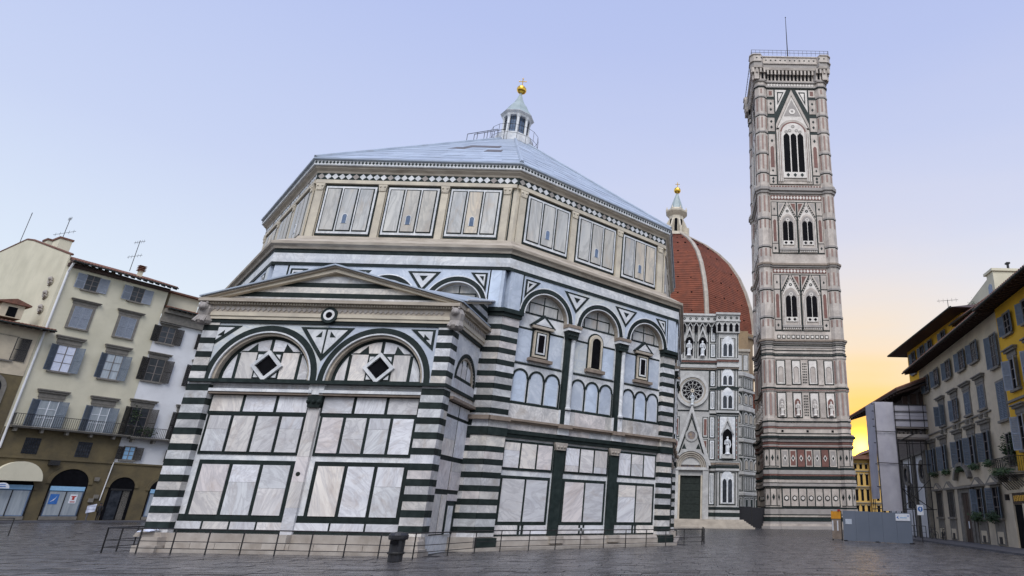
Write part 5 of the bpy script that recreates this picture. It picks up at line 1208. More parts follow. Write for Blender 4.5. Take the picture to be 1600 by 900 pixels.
for c in (1.55, 6.15, 10.7):
    window(LF, c, 1.45, 20.4, 22.4, wb, shut='open', mat='shutter_dark', hood=.25, fw=.1, leafw=.85, ang=12)
    window(LF, c-.1, 1.6, 15.7, 18.4, wb, shut='open', mat='shutter_dark', hood=.6, fw=.12, leafw=.85, ang=15)
    window(LF, c-.2, 1.7, 9.3, 12.5, wb, shut='open', mat='shutter_dark', hood=.75, fw=.2, leafw=.85, ang=30, sill=False)
    window(LF, c-.05, 1.0, 6.65, 8.05, wb, glass='pale_blue', shut='open', mat='shutter_dark', hood=0, fw=.1, leafw=.75, ang=20)
balcony(LF, .9, 5.9, 9.15, 1.15, .9, hb); leaves(LF, 2.2, 1.8, 9.9, .8, .7, 260, hb, 'balcony_plants', 3, kind='stuff'); leaves(LF, .9, .7, 11.6, 1.6, .3, 160, hb, 'balcony_plants', 4, kind='stuff')
b = MB(); b.fbox(LF, .4, 16, 0, 6.15, -.5, .10); wst2 = b.make('stone_base', 'brown_stone', hb); LF.box('string_course', .4, 16, 6.12, 6.3, .0, .2, 'brown_stone', wst2)
h3 = shop(LF, 1.85, 2.3, 4.75, wst2, front=False); LF.box('shop_door', 1.0, 1.95, .2, 3.3, .1, .15, 'glass', h3); LF.box('shop_frame', .9, 2.8, 3.3, 3.5, .1, .2, 'iron', h3); LF.box('shop_door', 2.1, 2.7, .2, 3.3, .1, .14, 'serena', h3)
shop(LF, 5.9, 2.9, 4.85, wst2); shop(LF, 10.5, 2.9, 4.85, wst2)
MB().tube(LF.p(.36, 6.3, .2), LF.p(.2, 2.2, .2), .05, 5).make('cable', 'plaster_white', hb)
# brown corner house at the far left
hc = thing('stone_house', tuple(LF.p(-15, 0)), 'low brown stone house with arched windows at the far left edge of the square', 'house')
b = MB(); b.fbox(LF, -26, -9.25, 0, 19.2, -12, .04); wc = b.make('wall', 'brown_stone', hc)
LF.box('plaster_band', -26, -9.27, 14.2, 19.2, .0, .08, 'plaster_ivory', hc)
eave(LF, -26, -8.4, 19.1, 1.2, .16, hc, back=6)
window(LF, -11.7, 1.9, 15.6, 18.0, wc, shut='open', mat='shutter_dark', hood=0, leafw=1.1, ang=6); window(LF, -16.2, 1.9, 15.6, 18.0, wc, shut='open', mat='shutter_dark', leafw=1.1, ang=6)
s_ = LF.arched('arched_window', -12.9, -10.5, 9.4, 12.7, .04, .07, 'glass', wc, n=14); LF.ring('arch_stones', -11.7, 12.7, 1.2, 1.55, 0, PI, .04, .14, 'serena', s_, leg=3.3)
s_ = LF.box('dormer', -12.6, -10.9, 20.0, 21.4, -3, -.6, 'plaster_ivory', hc); LF.box('window', -12.1, -11.4, 20.1, 21.1, -.6, -.56, 'dark', s_); LF.prism('dormer_roof', [(-13, 21.4), (-10.5, 21.4), (-10.5, 21.55), (-11.75, 22.0), (-13, 21.55)], -3.2, -.3, 'terracotta', s_)
h4 = shop(LF, -11.5, 3.0, 4.9, wc)
# wrought ornaments of the lettering kind fixed on the gable wall
sg = thing('wall_ornament', tuple(gs.p(12.0, 22, .2)), 'scrolled metal ornaments running down the cream gable wall', 'wall sign')
for (u, z_) in ((11.9, 25.2), (11.9, 23.6), (12.2, 21.9)):
    b = MB()
    for i in range(10):
        a0, a1 = i*.62, (i+1)*.62; r0, r1 = .25+.05*i*.5, .25+.05*(i+1)*.5
        b.tube(gs.p(u+r0*math.cos(a0), z_+r0*math.sin(a0), .3), gs.p(u+r1*math.cos(a1), z_+r1*math.sin(a1), .3), .10, 5)
    b.tube(gs.p(u-.4, z_-.6, .2), gs.p(u+.5, z_-.3, .3), .09, 5).ball(gs.p(u+.1, z_+.1, .34), .22)
    b.make('scroll', 'tower_grey', sg)
b = MB()
for i in range(6): b.tube(gs.p(12.4+.12*math.sin(i*2), 19.9-i*.28, .2), gs.p(12.4+.12*math.sin(i*2+2), 19.6-i*.28, .2), .05, 5)
b.make('scroll_tail', 'tower_grey', sg)
antenna(tuple(gs.p(7.0, 31.2, -.6)), 3.0, ((.98, .7), (.35, 4.0)), 'tall television aerial behind the chimney of the cream house')
antenna(tuple(LF.p(-3.6, 28.2, -1.0)), 4.0, ((.95, 1.9), (.48, 2.6)), 'forked television aerial over the middle of the cream house roof')
antenna(tuple(gs.p(-5.8, 32.4, -.3)), 5.0, ((.99, .15),), 'plain thin mast left of the cream house chimney')
t = thing('roof_chimney', tuple(LF.p(-2.6, 28.0, -.6)), 'small louvred chimney cowl on the cream house roof', 'chimney')
LF.box('stack', -2.8, -2.4, 27.6, 28.5, -1.1, -.7, 'plaster_cream', t)
for i in range(4): LF.box('cowl_plate', -2.95, -2.25, 28.5+i*.2, 28.56+i*.2, -1.25, -.55, 'terracotta', t)
# pavement on the left
pv = obj('pavement', [tuple(LF.p(u, z_, d_)) for z_ in (0, .14) for u, d_ in ((-30, 0), (18, 0), (18, 3.2), (-30, 3.2))], CUBEF, 'pavement', kind='structure')

# ---- right side of the square
RO = (40.628, 5.998); ra = math.radians(4); RF = Fr(RO, (-math.sin(ra), -math.cos(ra)))
hr = thing('ivory_house', tuple(RF.p(3, 0)), 'ivory plastered house with blue shutters and an arched stone doorway on the right', 'house')
b = MB(); b.fbox(RF, -7.3, 12.9, 0, 16.35, -12, 0); wr = b.make('wall', 'plaster_ivory', hr)
eave(RF, -8.2, 13.0, 16.25, 1.35, .22, hr, back=7)
for c in (-5.0, -1.85, 1.6, 5.1, 8.05): window(RF, c, 1.15, 13.75, 15.3, wr, shut='open', mat='shutter_blue', hood=0, leafw=.62, ang=18, fw=.12)
window(RF, 11.8, .95, 12.45, 14.85, wr, shut='open', hood=0, leafw=.62, ang=18, fw=.1)
RF.box('sill_band', -7.3, 9.8, 9.55, 9.66, 0, .12, 'serena', wr)
for c, m in ((-1.2, 'half'), (2.3, 'open'), (5.35, 'closed'), (8.4, 'closed')):
    window(RF, c, 1.15, 9.95, 11.75, wr, shut='closed' if m == 'closed' else 'open', mat='shutter_blue', hood=.6, leafw=.55, ang=20 if m == 'open' else 70, fw=.2)
    for q in (-.5, .5): RF.box('sill_bracket', c+q-.12, c+q+.12, 9.25, 9.55, 0, .25, 'serena', wr)
window(RF, 12.0, 1.25, 8.6, 11.3, wr, shut='closed', hood=0, fw=.15)
for c in (-5.2, -1.85, 2.15, 5.2, 8.3):
    window(RF, c, 1.25, 6.05, 8.2, wr, shut='open', mat='shutter_blue', hood=.75, leafw=.62, ang=35, fw=.18, glass='dark')
    leaves(RF, c+.3, 1.3, 5.85, .35, .25, 240, wr, 'window_plants', int(c*10)+50, kind='stuff')
window(RF, 12.2, 1.0, 5.4, 7.6, wr, shut=None, hood=0, fw=.05, glass='dark', sill=False)
for q in (-.62, .62): leaves(RF, 12.2+q, .25, 6.4, 1.5, .15, 260, wr, 'climbing_ivy', int(q*10)+90, kind='stuff')
balcony(RF, 10.4, 14.2, 4.95, 1.0, .8, hr); leaves(RF, 12.2, 2.4, 5.0, .35, .9, 420, hr, 'balcony_plants', 12, kind='stuff')
b = MB()
for i in range(9):
    u = 10.5+i*.42
    for j in range(5): a0, a1 = j*.4, (j+1)*.4; b.tube(RF.p(u+.9*math.sin(a0)*.4, 4.75-.9*(1-math.cos(a0)), .75*math.cos(a0)), RF.p(u+.9*math.sin(a1)*.4, 4.75-.9*(1-math.cos(a1)), .75*math.cos(a1)), .03, 4)
b.make('balcony_scrolls', 'iron', hr)
# doorway
dr_ = RF.box('door', 1.62, 3.36, .15, 3.95, 0, .05, 'wood_door', wr)
for z0, z1 in ((.4, 1.4), (1.55, 2.6), (2.75, 3.8)):
    for c in (2.07, 2.91): RF.box('door_panel', c-.33, c+.33, z0, z1, .04, .08, 'wood_door', dr_)
RF.box('notice', 2.4, 2.6, 1.2, 1.75, .08, .10, 'white_paint', dr_)
for a, b_ in ((1.1, 1.62), (3.36, 3.88)): RF.box('door_jamb', a, b_, .15, 4.3, 0, .18, 'serena', wr)
for a, b_ in ((.55, 1.1), (3.88, 4.35)): RF.box('door_pilaster', a, b_, .15, 4.3, 0, .10, 'serena', wr)
RF.box('door_lintel', 1.62, 3.36, 3.95, 4.3, 0, .17, 'serena', wr); RF.box('door_cornice', .3, 4.5, 4.3, 4.48, 0, .38, 'serena', wr)
RF.ring('door_pediment', 2.42, 4.35, 1.75, 2.05, .38, PI-.38, 0, .38, 'serena', wr, n=16); RF.prism('door_tympanum', [(2.42+1.75*math.cos(.1+(PI-.2)*i/12), 4.48+.78*math.sin(.1+(PI-.2)*i/12)) for i in range(13)], 0, .06, 'plaster_ivory', wr)
for c in (-4.7, -1.45, 5.5, 8.65):
    s_ = window(RF, c, 1.35, 2.05, 4.15, wr, shut='open' if c > 3 else None, mat='shutter_blue', hood=0, leafw=.62, ang=30, fw=.2, glass='dark' if c > 3 else 'glass_blue')
    RF.prism('window_pediment', [(c-1.15, 4.45), (c+1.15, 4.45), (c, 5.05)], 0, .3, 'serena', s_); RF.box('window_hood', c-1.2, c+1.2, 4.33, 4.45, 0, .36, 'serena', s_); RF.prism('pediment_panel', [(c-.7, 4.5), (c+.7, 4.5), (c, 4.86)], .3, .31, 'plaster_ivory', s_)
    if c < 3:
        shutter(RF, c-.66, c-.01, 2.07, 4.13, 'shutter_dark', s_, d0=.06); shutter(RF, c+.01, c+.66, 2.07, 4.13, 'shutter_dark', s_, d0=.06)
    else: leaves(RF, c-.4, 1.5, 2.1, .5, .35, 420, wr, 'window_plants', int(c)+70, kind='stuff')
    RF.box('apron', c-.85, c+.85, .2, 1.9, 0, .08, 'serena', wr); RF.box('apron_panel', c-.55, c+.55, .3, 1.1, .07, .10, 'plaster_ivory', wr); RF.box('cellar_grille', c-.25, c+.25, .3, .75, .09, .13, 'iron', wr)
sdoor = RF.box('shop_door', 11.6, 13.5, .15, 2.9, 0, .04, 'dark', wr); RF.box('door_frame', 11.2, 11.6, .15, 3.7, 0, .15, 'plaster_ivory', wr); RF.box('shop_sign', 11.6, 14.0, 2.95, 3.65, 0, .12, 'wood_door', wr)
RF.box('shop_sign_frame', 11.2, 14.2, 3.65, 3.85, 0, .2, 'plaster_ivory', wr)
for i, u in enumerate([11.8+.26*q for q in range(8)]): RF.box('sign_letter', u, u+.16, 3.12, 3.48, .12, .14, 'gold', wr)
RF.box('wall_lamp', 10.85, 11.0, 3.2, 3.6, 0, .35, 'iron', wr)
# yellow house nearest on the right
hy = thing('yellow_house', tuple(RF.p(18, 0)), 'bright yellow house with pale blue shutters at the right edge', 'house')
b = MB(); b.fbox(RF, 12.92, 27, 0, 16.5, -12, .03); wy = b.make('wall', 'plaster_yellow', hy); RF.box('ground_floor', 12.92, 27, 0, 4.6, 0, .12, 'plaster_ivory', hy)
eave(RF, 12.9, 27.5, 16.4, 1.45, .22, hy, back=7)
YF = Fr(tuple(RF.p(0, 0, .03).xy), (RF.t.x, RF.t.y))
for c in (14.7, 17.7, 20.7):
    window(YF, c, .95, 14.15, 15.6, wy, shut='open', mat='shutter_blue', hood=0, leafw=.6, ang=18, glass='dark')
    window(YF, c, 1.0, 10.3, 12.35, wy, shut='open', mat='shutter_pale', hood=.65, leafw=.6, ang=40, glass='dark')
    window(YF, c, 1.0, 6.3, 8.5, wy, shut='open', mat='shutter_pale', hood=.65, leafw=.6, ang=40, glass='dark')
YF.box('string_course', 12.95, 27, 9.55, 9.7, 0, .14, 'serena', hy); YF.box('string_course', 12.95, 27, 4.6, 4.75, 0, .2, 'serena', hy)
# set-back storeys above
pen = thing('yellow_rooftop_storey', (45, 12, 16.5), 'set-back yellow storey with wide dark eaves above the ivory house', 'house')
PF = Fr((42.6, 20.2), (0, -1)); wp = PF.box('wall', 0, 15.5, 16.0, 20.3, -7, 0, 'plaster_yellow', pen)
for c in (1.9, 4.6, 7.0, 10.6): window(PF, c, .9, 17.2, 19.6, wp, shut='open', mat='shutter_blue', hood=0, leafw=.55, ang=15, glass='dark')
rv = [PF.p(-1.9, 20.1, 1.7), PF.p(17, 20.1, 1.7), PF.p(17, 20.1, -8.5), PF.p(-1.9, 20.1, -8.5), PF.p(3.2, 22.2, -3.4), PF.p(12, 22.2, -3.4)]
obj('roof', rv, [(0, 3, 2, 1), (0, 1, 5, 4), (1, 2, 5), (2, 3, 4, 5), (3, 0, 4)], 'wood_eave', pen)
b = MB(); b.tube(rv[0], rv[1], .1, 6).tube(rv[0], rv[3], .1, 6); b.make('gutter', 'bronze', pen)
hm2 = thing('dark_eaved_rooftop', (44.5, -5, 16.5), 'dark overhanging upper roof climbing towards the right edge', 'roof')
PF2 = Fr((43.3, 5), (0, -1)); PF2.box('wall', 0, 26, 16.2, 19.3, -7, 0, 'plaster_ivory', hm2); eave(PF2, -1.2, 26, 19.2, 1.3, .22, hm2, back=7)
cp_ = thing('cream_roof_tower', (49, 6, 18), 'cream rooftop penthouse with arched windows behind the dark eaves', 'house')
CF = Fr((46, 13.2), (0, -1)); wc2 = CF.prism('wall', [(0, 16), (8.6, 16), (8.6, 24.3), (7.3, 24.3), (7.3, 23.9), (0, 22.3)], -3.6, 0, 'plaster_cream', cp_)
CF.box('parapet', 7.0, 8.75, 24.3, 24.55, -3.75, .15, 'plaster_cream', cp_); CF.arched('window', 7.4, 8.1, 21.6, 22.9, 0, .04, 'glass_blue', wc2)
CW = Fr((46, 4.58), (1, 0)); CW.arched('window', 1.1, 2.7, 21.2, 22.2, 0, .04, 'glass_blue', wc2); CW.box('chimney_pipe', 1.7, 1.85, 24.5, 25.2, -.5, -.3, 'iron', cp_)
CW.box('chimney_cowl', 1.6, 1.95, 25.2, 25.35, -.6, -.2, 'iron', cp_)
antenna((45.2, 13.5, 21.5), 2.9, ((.98, 2.2),), 'thin television aerial above the ivory house roof')
rp = thing('rooftop_bush', (45.6, 9.0, 21.2), 'bare bushy plant in front of the cream penthouse', 'plant')
leaves(Fr((45.3, 11.0), (0, -1)), 1.3, 3.2, 21.6, 1.3, 0, 700, rp, 'foliage', 31, kind='stuff')
b = MB()
for i in range(10): b.tube((45.3, 9.7, 20.4), (45.3+random.uniform(-.4, .4), 9.7+random.uniform(-1.6, 1.6), 22+random.uniform(-.3, .5)), .03, 4)
b.make('stem', 'wood_door', rp)
# loggia with deep eaves behind the scaffold
lo = thing('loggia_building', tuple(RF.p(-14, 0)), 'low plastered building with round window and deep timber eaves behind the scaffold', 'building')
b = MB(); b.fbox(RF, -25, -7.32, 0, 12.6, -9, -.06); wl = b.make('wall', 'plaster_white', lo); RF.box('upper_wall', -25, -7.34, 8.2, 15.4, -.3, .02, 'wood_plank', lo)
for c in (-9.4, -15.6): RF.ring('oculus_frame', c, 6.4, .75, 1.15, 0, 2*PI, -.06, .14, 'serena', wl, n=24); RF.ring('oculus', c, 6.4, .001, .8, 0, 2*PI, -.06, .0, 'glass', wl, n=20)
for c in (-14.6, -19.5): RF.arched('window', c-.7, c+.7, 2.9, 4.6, -.05, 0, 'glass', wl, pointed=.5); RF.ring('window_moulding', c, 4.6, .7, .95, 0, PI, -.05, .15, 'serena', wl, leg=1.7)
for u in (-12.2, -17.4, -7.7): RF.box('stone_pilaster', u-.35, u+.35, 0, 8.2, -.05, .3, 'serena', wl)
RF.box('string_course', -25, -7.35, 8.1, 8.35, -.05, .3, 'serena', wl)
vs = []
for y_, e in ((11.0, 0), (30.5, 1)): vs += [(37.9, y_, 13.75), (37.9, y_, 13.95), (46, y_ if not e else 24, 17.0), (46, y_ if not e else 24, 16.8)]
obj('roof', vs, [(0, 1, 2, 3), (4, 7, 6, 5), (0, 4, 5, 1), (1, 5, 6, 2), (2, 6, 7, 3), (0, 3, 7, 4)], 'wood_eave', lo)
b = MB()
for i in range(20): y_ = 11.4+i*.98; b.add([(38.0+dx, y_+dy, z_) for dx, z_ in ((0, 13.55), (4.2, 14.9)) for dy, dz in ((-.1, 0), (.1, 0))]+[(38.0+dx, y_+dy, z_+.22) for dx, z_ in ((0, 13.55), (4.2, 14.9)) for dy in (-.1, .1)], [(0, 1, 3, 2), (4, 6, 7, 5), (0, 4, 5, 1), (2, 3, 7, 6), (0, 2, 6, 4), (1, 5, 7, 3)])
b.make('rafters', 'wood_eave', lo)
b = MB()
for i in range(60): y_ = 11.1+i*.32; b.tube((37.85, y_, 14.02), (45.9, min(y_, 24+i*.0) if y_ < 24 else 24, 17.08), .12, 6)
b.make('roof_tiles', 'terracotta', lo, kind='stuff')
b = MB()
for i in range(4): b.fbox(Fr((39.0+i*.9, 12.7), (1, 0)), 0, .5, 12.5, 13.6+i*.25, -.4, 0)
b.make('eave_bracket', 'wood_eave', lo, kind='stuff')
# ---- scaffold
sca = thing('scaffold', (38.5, 13, 0), 'steel tube scaffold with plank decks and pale sheeting beside the ivory house', 'scaffold')
WFs = Fr((0, 12.0), (1, 0))
for x_ in (35.85, 37.65, 39.3, 40.7):
    for y_ in ((12.0, 14.8) if x_ < 37 else (12.0, 13.6, 17, 20.5)):
        MB().tube((x_, y_, 0), (x_, y_, 12.9), .045, 6).make('pole', 'iron', sca)
for z_ in (2.7, 4.7, 6.8, 8.8, 10.4, 11.1, 11.9, 12.6):
    MB().tube((35.5, 11.93, z_), (41.1, 11.93, z_), .04, 6).make('rail', 'iron', sca); (MB().tube((35.8, 11.9, z_), (35.8, 15.0, z_), .04, 6).make('rail', 'iron', sca) if z_ < 10.2 else None)
for (a, b_) in (((37.7, 2.7), (40.6, 5.4)), ((40.6, 2.7), (37.7, 4.7)), ((37.7, 4.8), (39.2, 2.8)), ((37.7, 8.9), (40.7, 10.3))): MB().tube((a[0], 11.85, a[1]), (b_[0], 11.85, b_[1]), .04, 6).make('brace', 'iron', sca)
for z_ in (9.2, 10.25): WFs.box('deck', 37.2, 41.4, z_, z_+.18, -2.0, .1, 'wood_plank', sca)
WFs.box('edge_board', 37.6, 41.2, 9.4, 9.7, .05, .1, 'tower_grey', sca)
for i in range(4): WFs.box('cladding_board', 37.62, 41.1, 10.45+i*.53, 10.95+i*.53, -.05, 0, 'tarp', sca)
for i in range(7): WFs.box('stored_plank', 37.9+i*.42, 38.15+i*.42, 9.4, 9.9+random.uniform(0, .25), -1.2, -.3, 'wood_plank', sca)
for x_ in (35.75, 37.72): MB().tube((x_, 11.6, 2.4), (x_-.05, 11.6, 12.7), .045, 6).make('pole', 'iron', sca)
for z_ in (6.9, 9.9): MB().tube((35.6, 11.62, z_), (37.8, 11.62, z_-.05), .035, 6).make('rail', 'iron', sca)
# wrinkled sheeting
def cloth(name, P0, U, V, nu, nv, amp, mat, parent, seed=0):
    rnd = random.Random(seed); n_ = Vector(U).cross(Vector(V)).normalized(); vs = []; ph = [rnd.uniform(0, 6) for _ in range(6)]
    for j in range(nv+1):
        for i in range(nu+1):
            a, b_ = i/nu, j/nv
            w = amp*(math.sin(a*9+ph[0]+b_*2)*.5+math.sin(b_*14+ph[1]+a*3)*.25+math.sin((a+b_)*23+ph[2])*.2+rnd.uniform(-.12, .12))
            vs.append(Vector(P0)+Vector(U)*a+Vector(V)*b_+n_*w)
    vs2 = [v+n_*.02 for v in vs]; N_ = len(vs); fs = []
    for j in range(nv):
        for i in range(nu):
            k_ = j*(nu+1)+i; fs += [(k_, k_+1, k_+nu+2, k_+nu+1), (N_+k_, N_+k_+nu+1, N_+k_+nu+2, N_+k_+1)]
    return obj(name, vs+vs2, fs, mat, parent, smooth=True)
cloth('sheeting', (35.75, 11.8, 2.5), (2.0, 0, 0), (-.1, 0, 10.3), 14, 40, .07, 'tarp', sca, 1)
cloth('sheeting', (35.7, 14.6, 3.6), (0, -2.75, 0), (0, 0, 9.2), 10, 36, .06, 'tarp', sca, 2)
# ---- hoarding
ho = thing('hoarding', (33, 3, 0), 'long grey site hoarding with a small white sign in front of the scaffold', 'hoarding')
HF = Fr((30.5, 5.5), (4.35, -4.35))
for i in range(5): HF.box('hoarding_panel', i*1.22+.008, (i+1)*1.22-.008, .05, 2.40-.03*i, -.08, 0, 'hoarding', ho)
HF.box('notice', .25, .85, 1.35, 1.75, 0, .02, 'marble_blue', ho)
sgn = HF.box('sign_board', 4.85, 6.05, 1.70, 2.22, 0, .04, 'white_paint', ho)
HF.prism('sign_mark', [(4.92, 1.95), (5.12, 2.08), (5.05, 1.96), (5.16, 1.82), (5.03, 1.88)], .04, .05, 'blue_paint', sgn); HF.ring('sign_mark', 5.92, 2.06, .001, .05, 0, 2*PI, .04, .05, 'blue_paint', sgn, n=10); HF.box('sign_line', 5.22, 5.8, 1.90, 1.96, .04, .047, 'pale_blue', sgn)
for i in range(3): HF.box('base_shoe', .1+i*2.9, .35+i*2.9, 0, .1, -.2, .15, 'iron', ho)
bb_ = thing('barrier_board', (29.9, 6.6, 0), 'orange and rusty red barrier boards at the left end of the hoarding', 'barrier')
BF = Fr((29.75, 6.6), (.8, -1.0)); BF.box('orange_board', 0, 1.0, 1.75, 2.35, -.06, 0, 'orange_paint', bb_); BF.box('rusty_board', .05, 1.0, .15, 1.7, -.06, 0, 'ledge', bb_)
for q in (.1, .62): BF.box('white_strip', q, q+.12, .8, 1.6, 0, .02, 'white_paint', bb_)
BF.box('red_lamp', .75, .95, 2.35, 2.5, -.1, .05, 'red_paint', bb_)
for q in (.0, .95): BF.box('post', q, q+.08, 0, 2.4, -.14, -.06, 'iron', bb_)
rs = thing('road_sign', (36.6, 4.0, 0), 'blue and white square road sign above the end of the hoarding', 'sign')
MB().tube((36.6, 4.0, 0), (36.6, 4.0, 3.0), .04, 8).make('post', 'iron', rs); SFr = Fr((36.6, 3.95), (1, 0)); SFr.box('plate', -.26, .26, 2.15, 2.95, 0, .03, 'white_paint', rs); SFr.ring('disc', 0, 2.62, .001, .2, 0, 2*PI, .03, .045, 'blue_paint', rs, n=20); SFr.prism('arrow', [(-.03, 2.5), (.03, 2.5), (.03, 2.65), (.1, 2.62), (0, 2.76), (-.1, 2.62), (-.03, 2.65)], .045, .05, 'white_paint', rs)
# pavement on the right
obj('pavement', [tuple(RF.p(u, z_, d_)) for z_ in (0, .14) for u, d_ in ((-30, 0), (36, 0), (36, 2.9), (-30, 2.9))], CUBEF, 'pavement', kind='structure')
# distant ochre building
od = thing('ochre_palace', (70, 125, 0), 'distant ochre building with rows of tall windows', 'building')
OF = Fr((0, 120), (1, 0)); wo1 = OF.box('wall', 59, 65.0, 0, 16.3, -14, 0, 'plaster_ochre', od); wo2 = OF.box('wall', 65.0, 84, 0, 17.9, -14, 1.2, 'plaster_ochre', od)
for f_, w_, x0, n, dd in ((OF, wo1, 60.0, 4, 0), (OF, wo2, 66.6, 8, 1.2)):
    for i in range(n):
        x_ = x0+i*1.45
        for z0, z1 in ((1.0, 4.6), (5.9, 8.6), (9.8, 12.4), (13.9, 15.0)): OF.box('window', x_-.32, x_+.32, z0, z1, dd, dd+.1, 'dark', w_); OF.box('window_hood', x_-.5, x_+.5, z1+.1, z1+.3, dd, dd+.3, 'serena', w_)
for z_ in (5.2, 9.2, 13.2): OF.box('string_course', 59, 65.1, z_, z_+.25, 0, .3, 'serena', wo1); OF.box('string_course', 65.0, 84, z_, z_+.25, 1.2, 1.5, 'serena', wo2)
OF.prism('roof', [(57.6, 16.3), (65.3, 16.3), (65.3, 17.4), (60, 17.0), (57.6, 16.6)], -15, 1.6, 'terracotta', od); OF.prism('roof', [(64.2, 17.9), (85, 17.9), (83, 20), (67, 19.6)], -15, 2.6, 'terracotta', od)

# ------------------------------------------------------------------ street furniture and people
def ground_pt(px, py, zg=0.0):
    d_ = fw+r2*((px-PX)/F_)-u2*((py-PY)/F_); s_ = (zg-CAM.z)/d_.z; return CAM+d_*s_
def barrier(pts, label, grp='low iron railings around the baptistery'):
    t = thing('iron_railing', tuple(pts[0]), label, 'railing', grp)
    for p_ in pts: MB().tube(p_, p_+Vector((0, 0, 1.02)), .028, 6).make('post', 'iron', t)
    for a, b_ in zip(pts, pts[1:]):
        MB().tube(a+Vector((0, 0, 1.0)), b_+Vector((0, 0, 1.0)), .026, 6).make('rail', 'iron', t); MB().tube(a+Vector((0, 0, .52)), b_+Vector((0, 0, .52)), .016, 5).make('rail', 'iron', t)
        MB().tube(a+Vector((0, 0, .25)), b_+Vector((0, 0, .25)), .016, 5).make('rail', 'iron', t)
V3 = lambda x, y, z=0: Vector((x, y, z))
front = [V3(-6.5+1.42*i, -21.9-.03*i, 0) for i in range(10)]
barrier(front, 'long low iron railing in front of the rectangular apse')
barrier([V3(6.28, -22.17), V3(6.9, -20.0), V3(7.4, -17.9)]+[V3(8.2+1.13*i, -16.5+1.13*i) for i in range(9)]+[V3(18.4, -6.0)], 'low iron railing along the three-arched side of the baptistery')
barrier([V3(-6.5, -21.9), V3(-6.75, -20.9), V3(-7.0, -19.8), V3(-7.2, -18.6)], 'short iron railing turning the left corner of the apse')
barrier([V3(18.4, -6.0), V3(18.6, -4.2), V3(18.6, -2.2), V3(18.6, 1)], 'short iron railing at the far right corner of the baptistery')
barrier([V3(-24.5, -9.4), V3(-22.9, -9.5)], 'small stray iron railing on the paving at the left edge', None)
bn = ground_pt(616, 879); tb = thing('litter_bin', tuple(bn), 'black round litter bin in front of the apse corner', 'litter bin')
MB().lathe(bn, [(.24, 0), (.26, .05), (.275, .8), (.285, .82)], 20).make('body', 'black_paint', tb); MB().lathe(bn+V3(0, 0, .82), [(.34, 0), (.36, .05), (.36, .16), (.30, .24), (.1, .28)], 20).make('lid', 'black_paint', tb)
Fr((bn.x, bn.y-.3), (1, 0)).box('opening', -.15, .15, .66, .78, -.02, .03, 'dark', tb); MB().lathe(bn, [(.305, .3), (.312, .32), (.312, .36), (.305, .38)], 20).make('hoop', 'iron', tb)
# folded bright cloth left on the corner pedestal
cb = thing('white_cloth', (-5.9, -20.7, .8), 'folded white cloth left on the marble corner seat', 'cloth'); cloth('folded_cloth', (-6.1, -20.95, .84), (.62, 0, 0), (0, .5, .05), 8, 8, .05, 'cloth_white', cb, 5)
# people
def person(px, h, yaw, label, top, legs, holding=None, stride=.12, far=0):
    p0 = LF.p(px, .14, 1.6+far); t = thing('person', tuple(p0), label, 'person', None)
    k = h/1.75; ca, sa = math.cos(yaw), math.sin(yaw)
    def P(x, y_, z_): return p0+Vector((x*ca-y_*sa, x*sa+y_*ca, z_))*k
    J = [(0, 0, .95, .13), (0, 0, 1.15, .13), (0, 0, 1.38, .15), (0, 0, 1.50, .06), (0, -.01, 1.60, .085), (0, 0, 1.70, .09),
         (.10, 0, .90, .10), (.11, -stride, .50, .07), (.11, -stride*.6, .08, .045), (.11, -stride*.6-.14, .04, .04),
         (-.10, 0, .90, .10), (-.11, stride*.5, .50, .07), (-.11, stride*1.2, .08, .045), (-.11, stride*1.2-.14, .04, .04),
         (.21, 0, 1.40, .06), (.26, .03, 1.12, .045), (.24, -.12, .90, .035), (.24, -.17, .83, .035),
         (-.21, 0, 1.40, .06), (-.27, .03, 1.12, .045), (-.25, -.14, .92, .035), (-.25, -.19, .86, .035)]
    E_ = [(0, 1), (1, 2), (2, 3), (3, 4), (4, 5), (0, 6), (6, 7), (7, 8), (8, 9), (0, 10), (10, 11), (11, 12), (12, 13), (2, 14), (14, 15), (15, 16), (16, 17), (2, 18), (18, 19), (19, 20), (20, 21)]
    me = bpy.data.meshes.new('body'); me.from_pydata([tuple(P(*j[:3])) for j in J], E_, []); me.materials.append(MATS[top])
    o = link(bpy.data.objects.new('body', me), t); sk = o.modifiers.new('skin', 'SKIN'); ss_ = o.modifiers.new('sub', 'SUBSURF'); ss_.levels = ss_.render_levels = 1
    for i, v in enumerate(me.skin_vertices[0].data if me.skin_vertices else []): v.radius = (J[i][3]*k, J[i][3]*k); v.use_root = i == 0
    return t, P, k
def ensure_skin(me, rads):
    bm = bmesh.new(); bm.from_mesh(me); lay = bm.verts.layers.skin.verify()
    for i, v in enumerate(bm.verts): v[lay].radius = (rads[i], rads[i]); v[lay].use_root = i == 0
    bm.to_mesh(me); bm.free()
_person = person
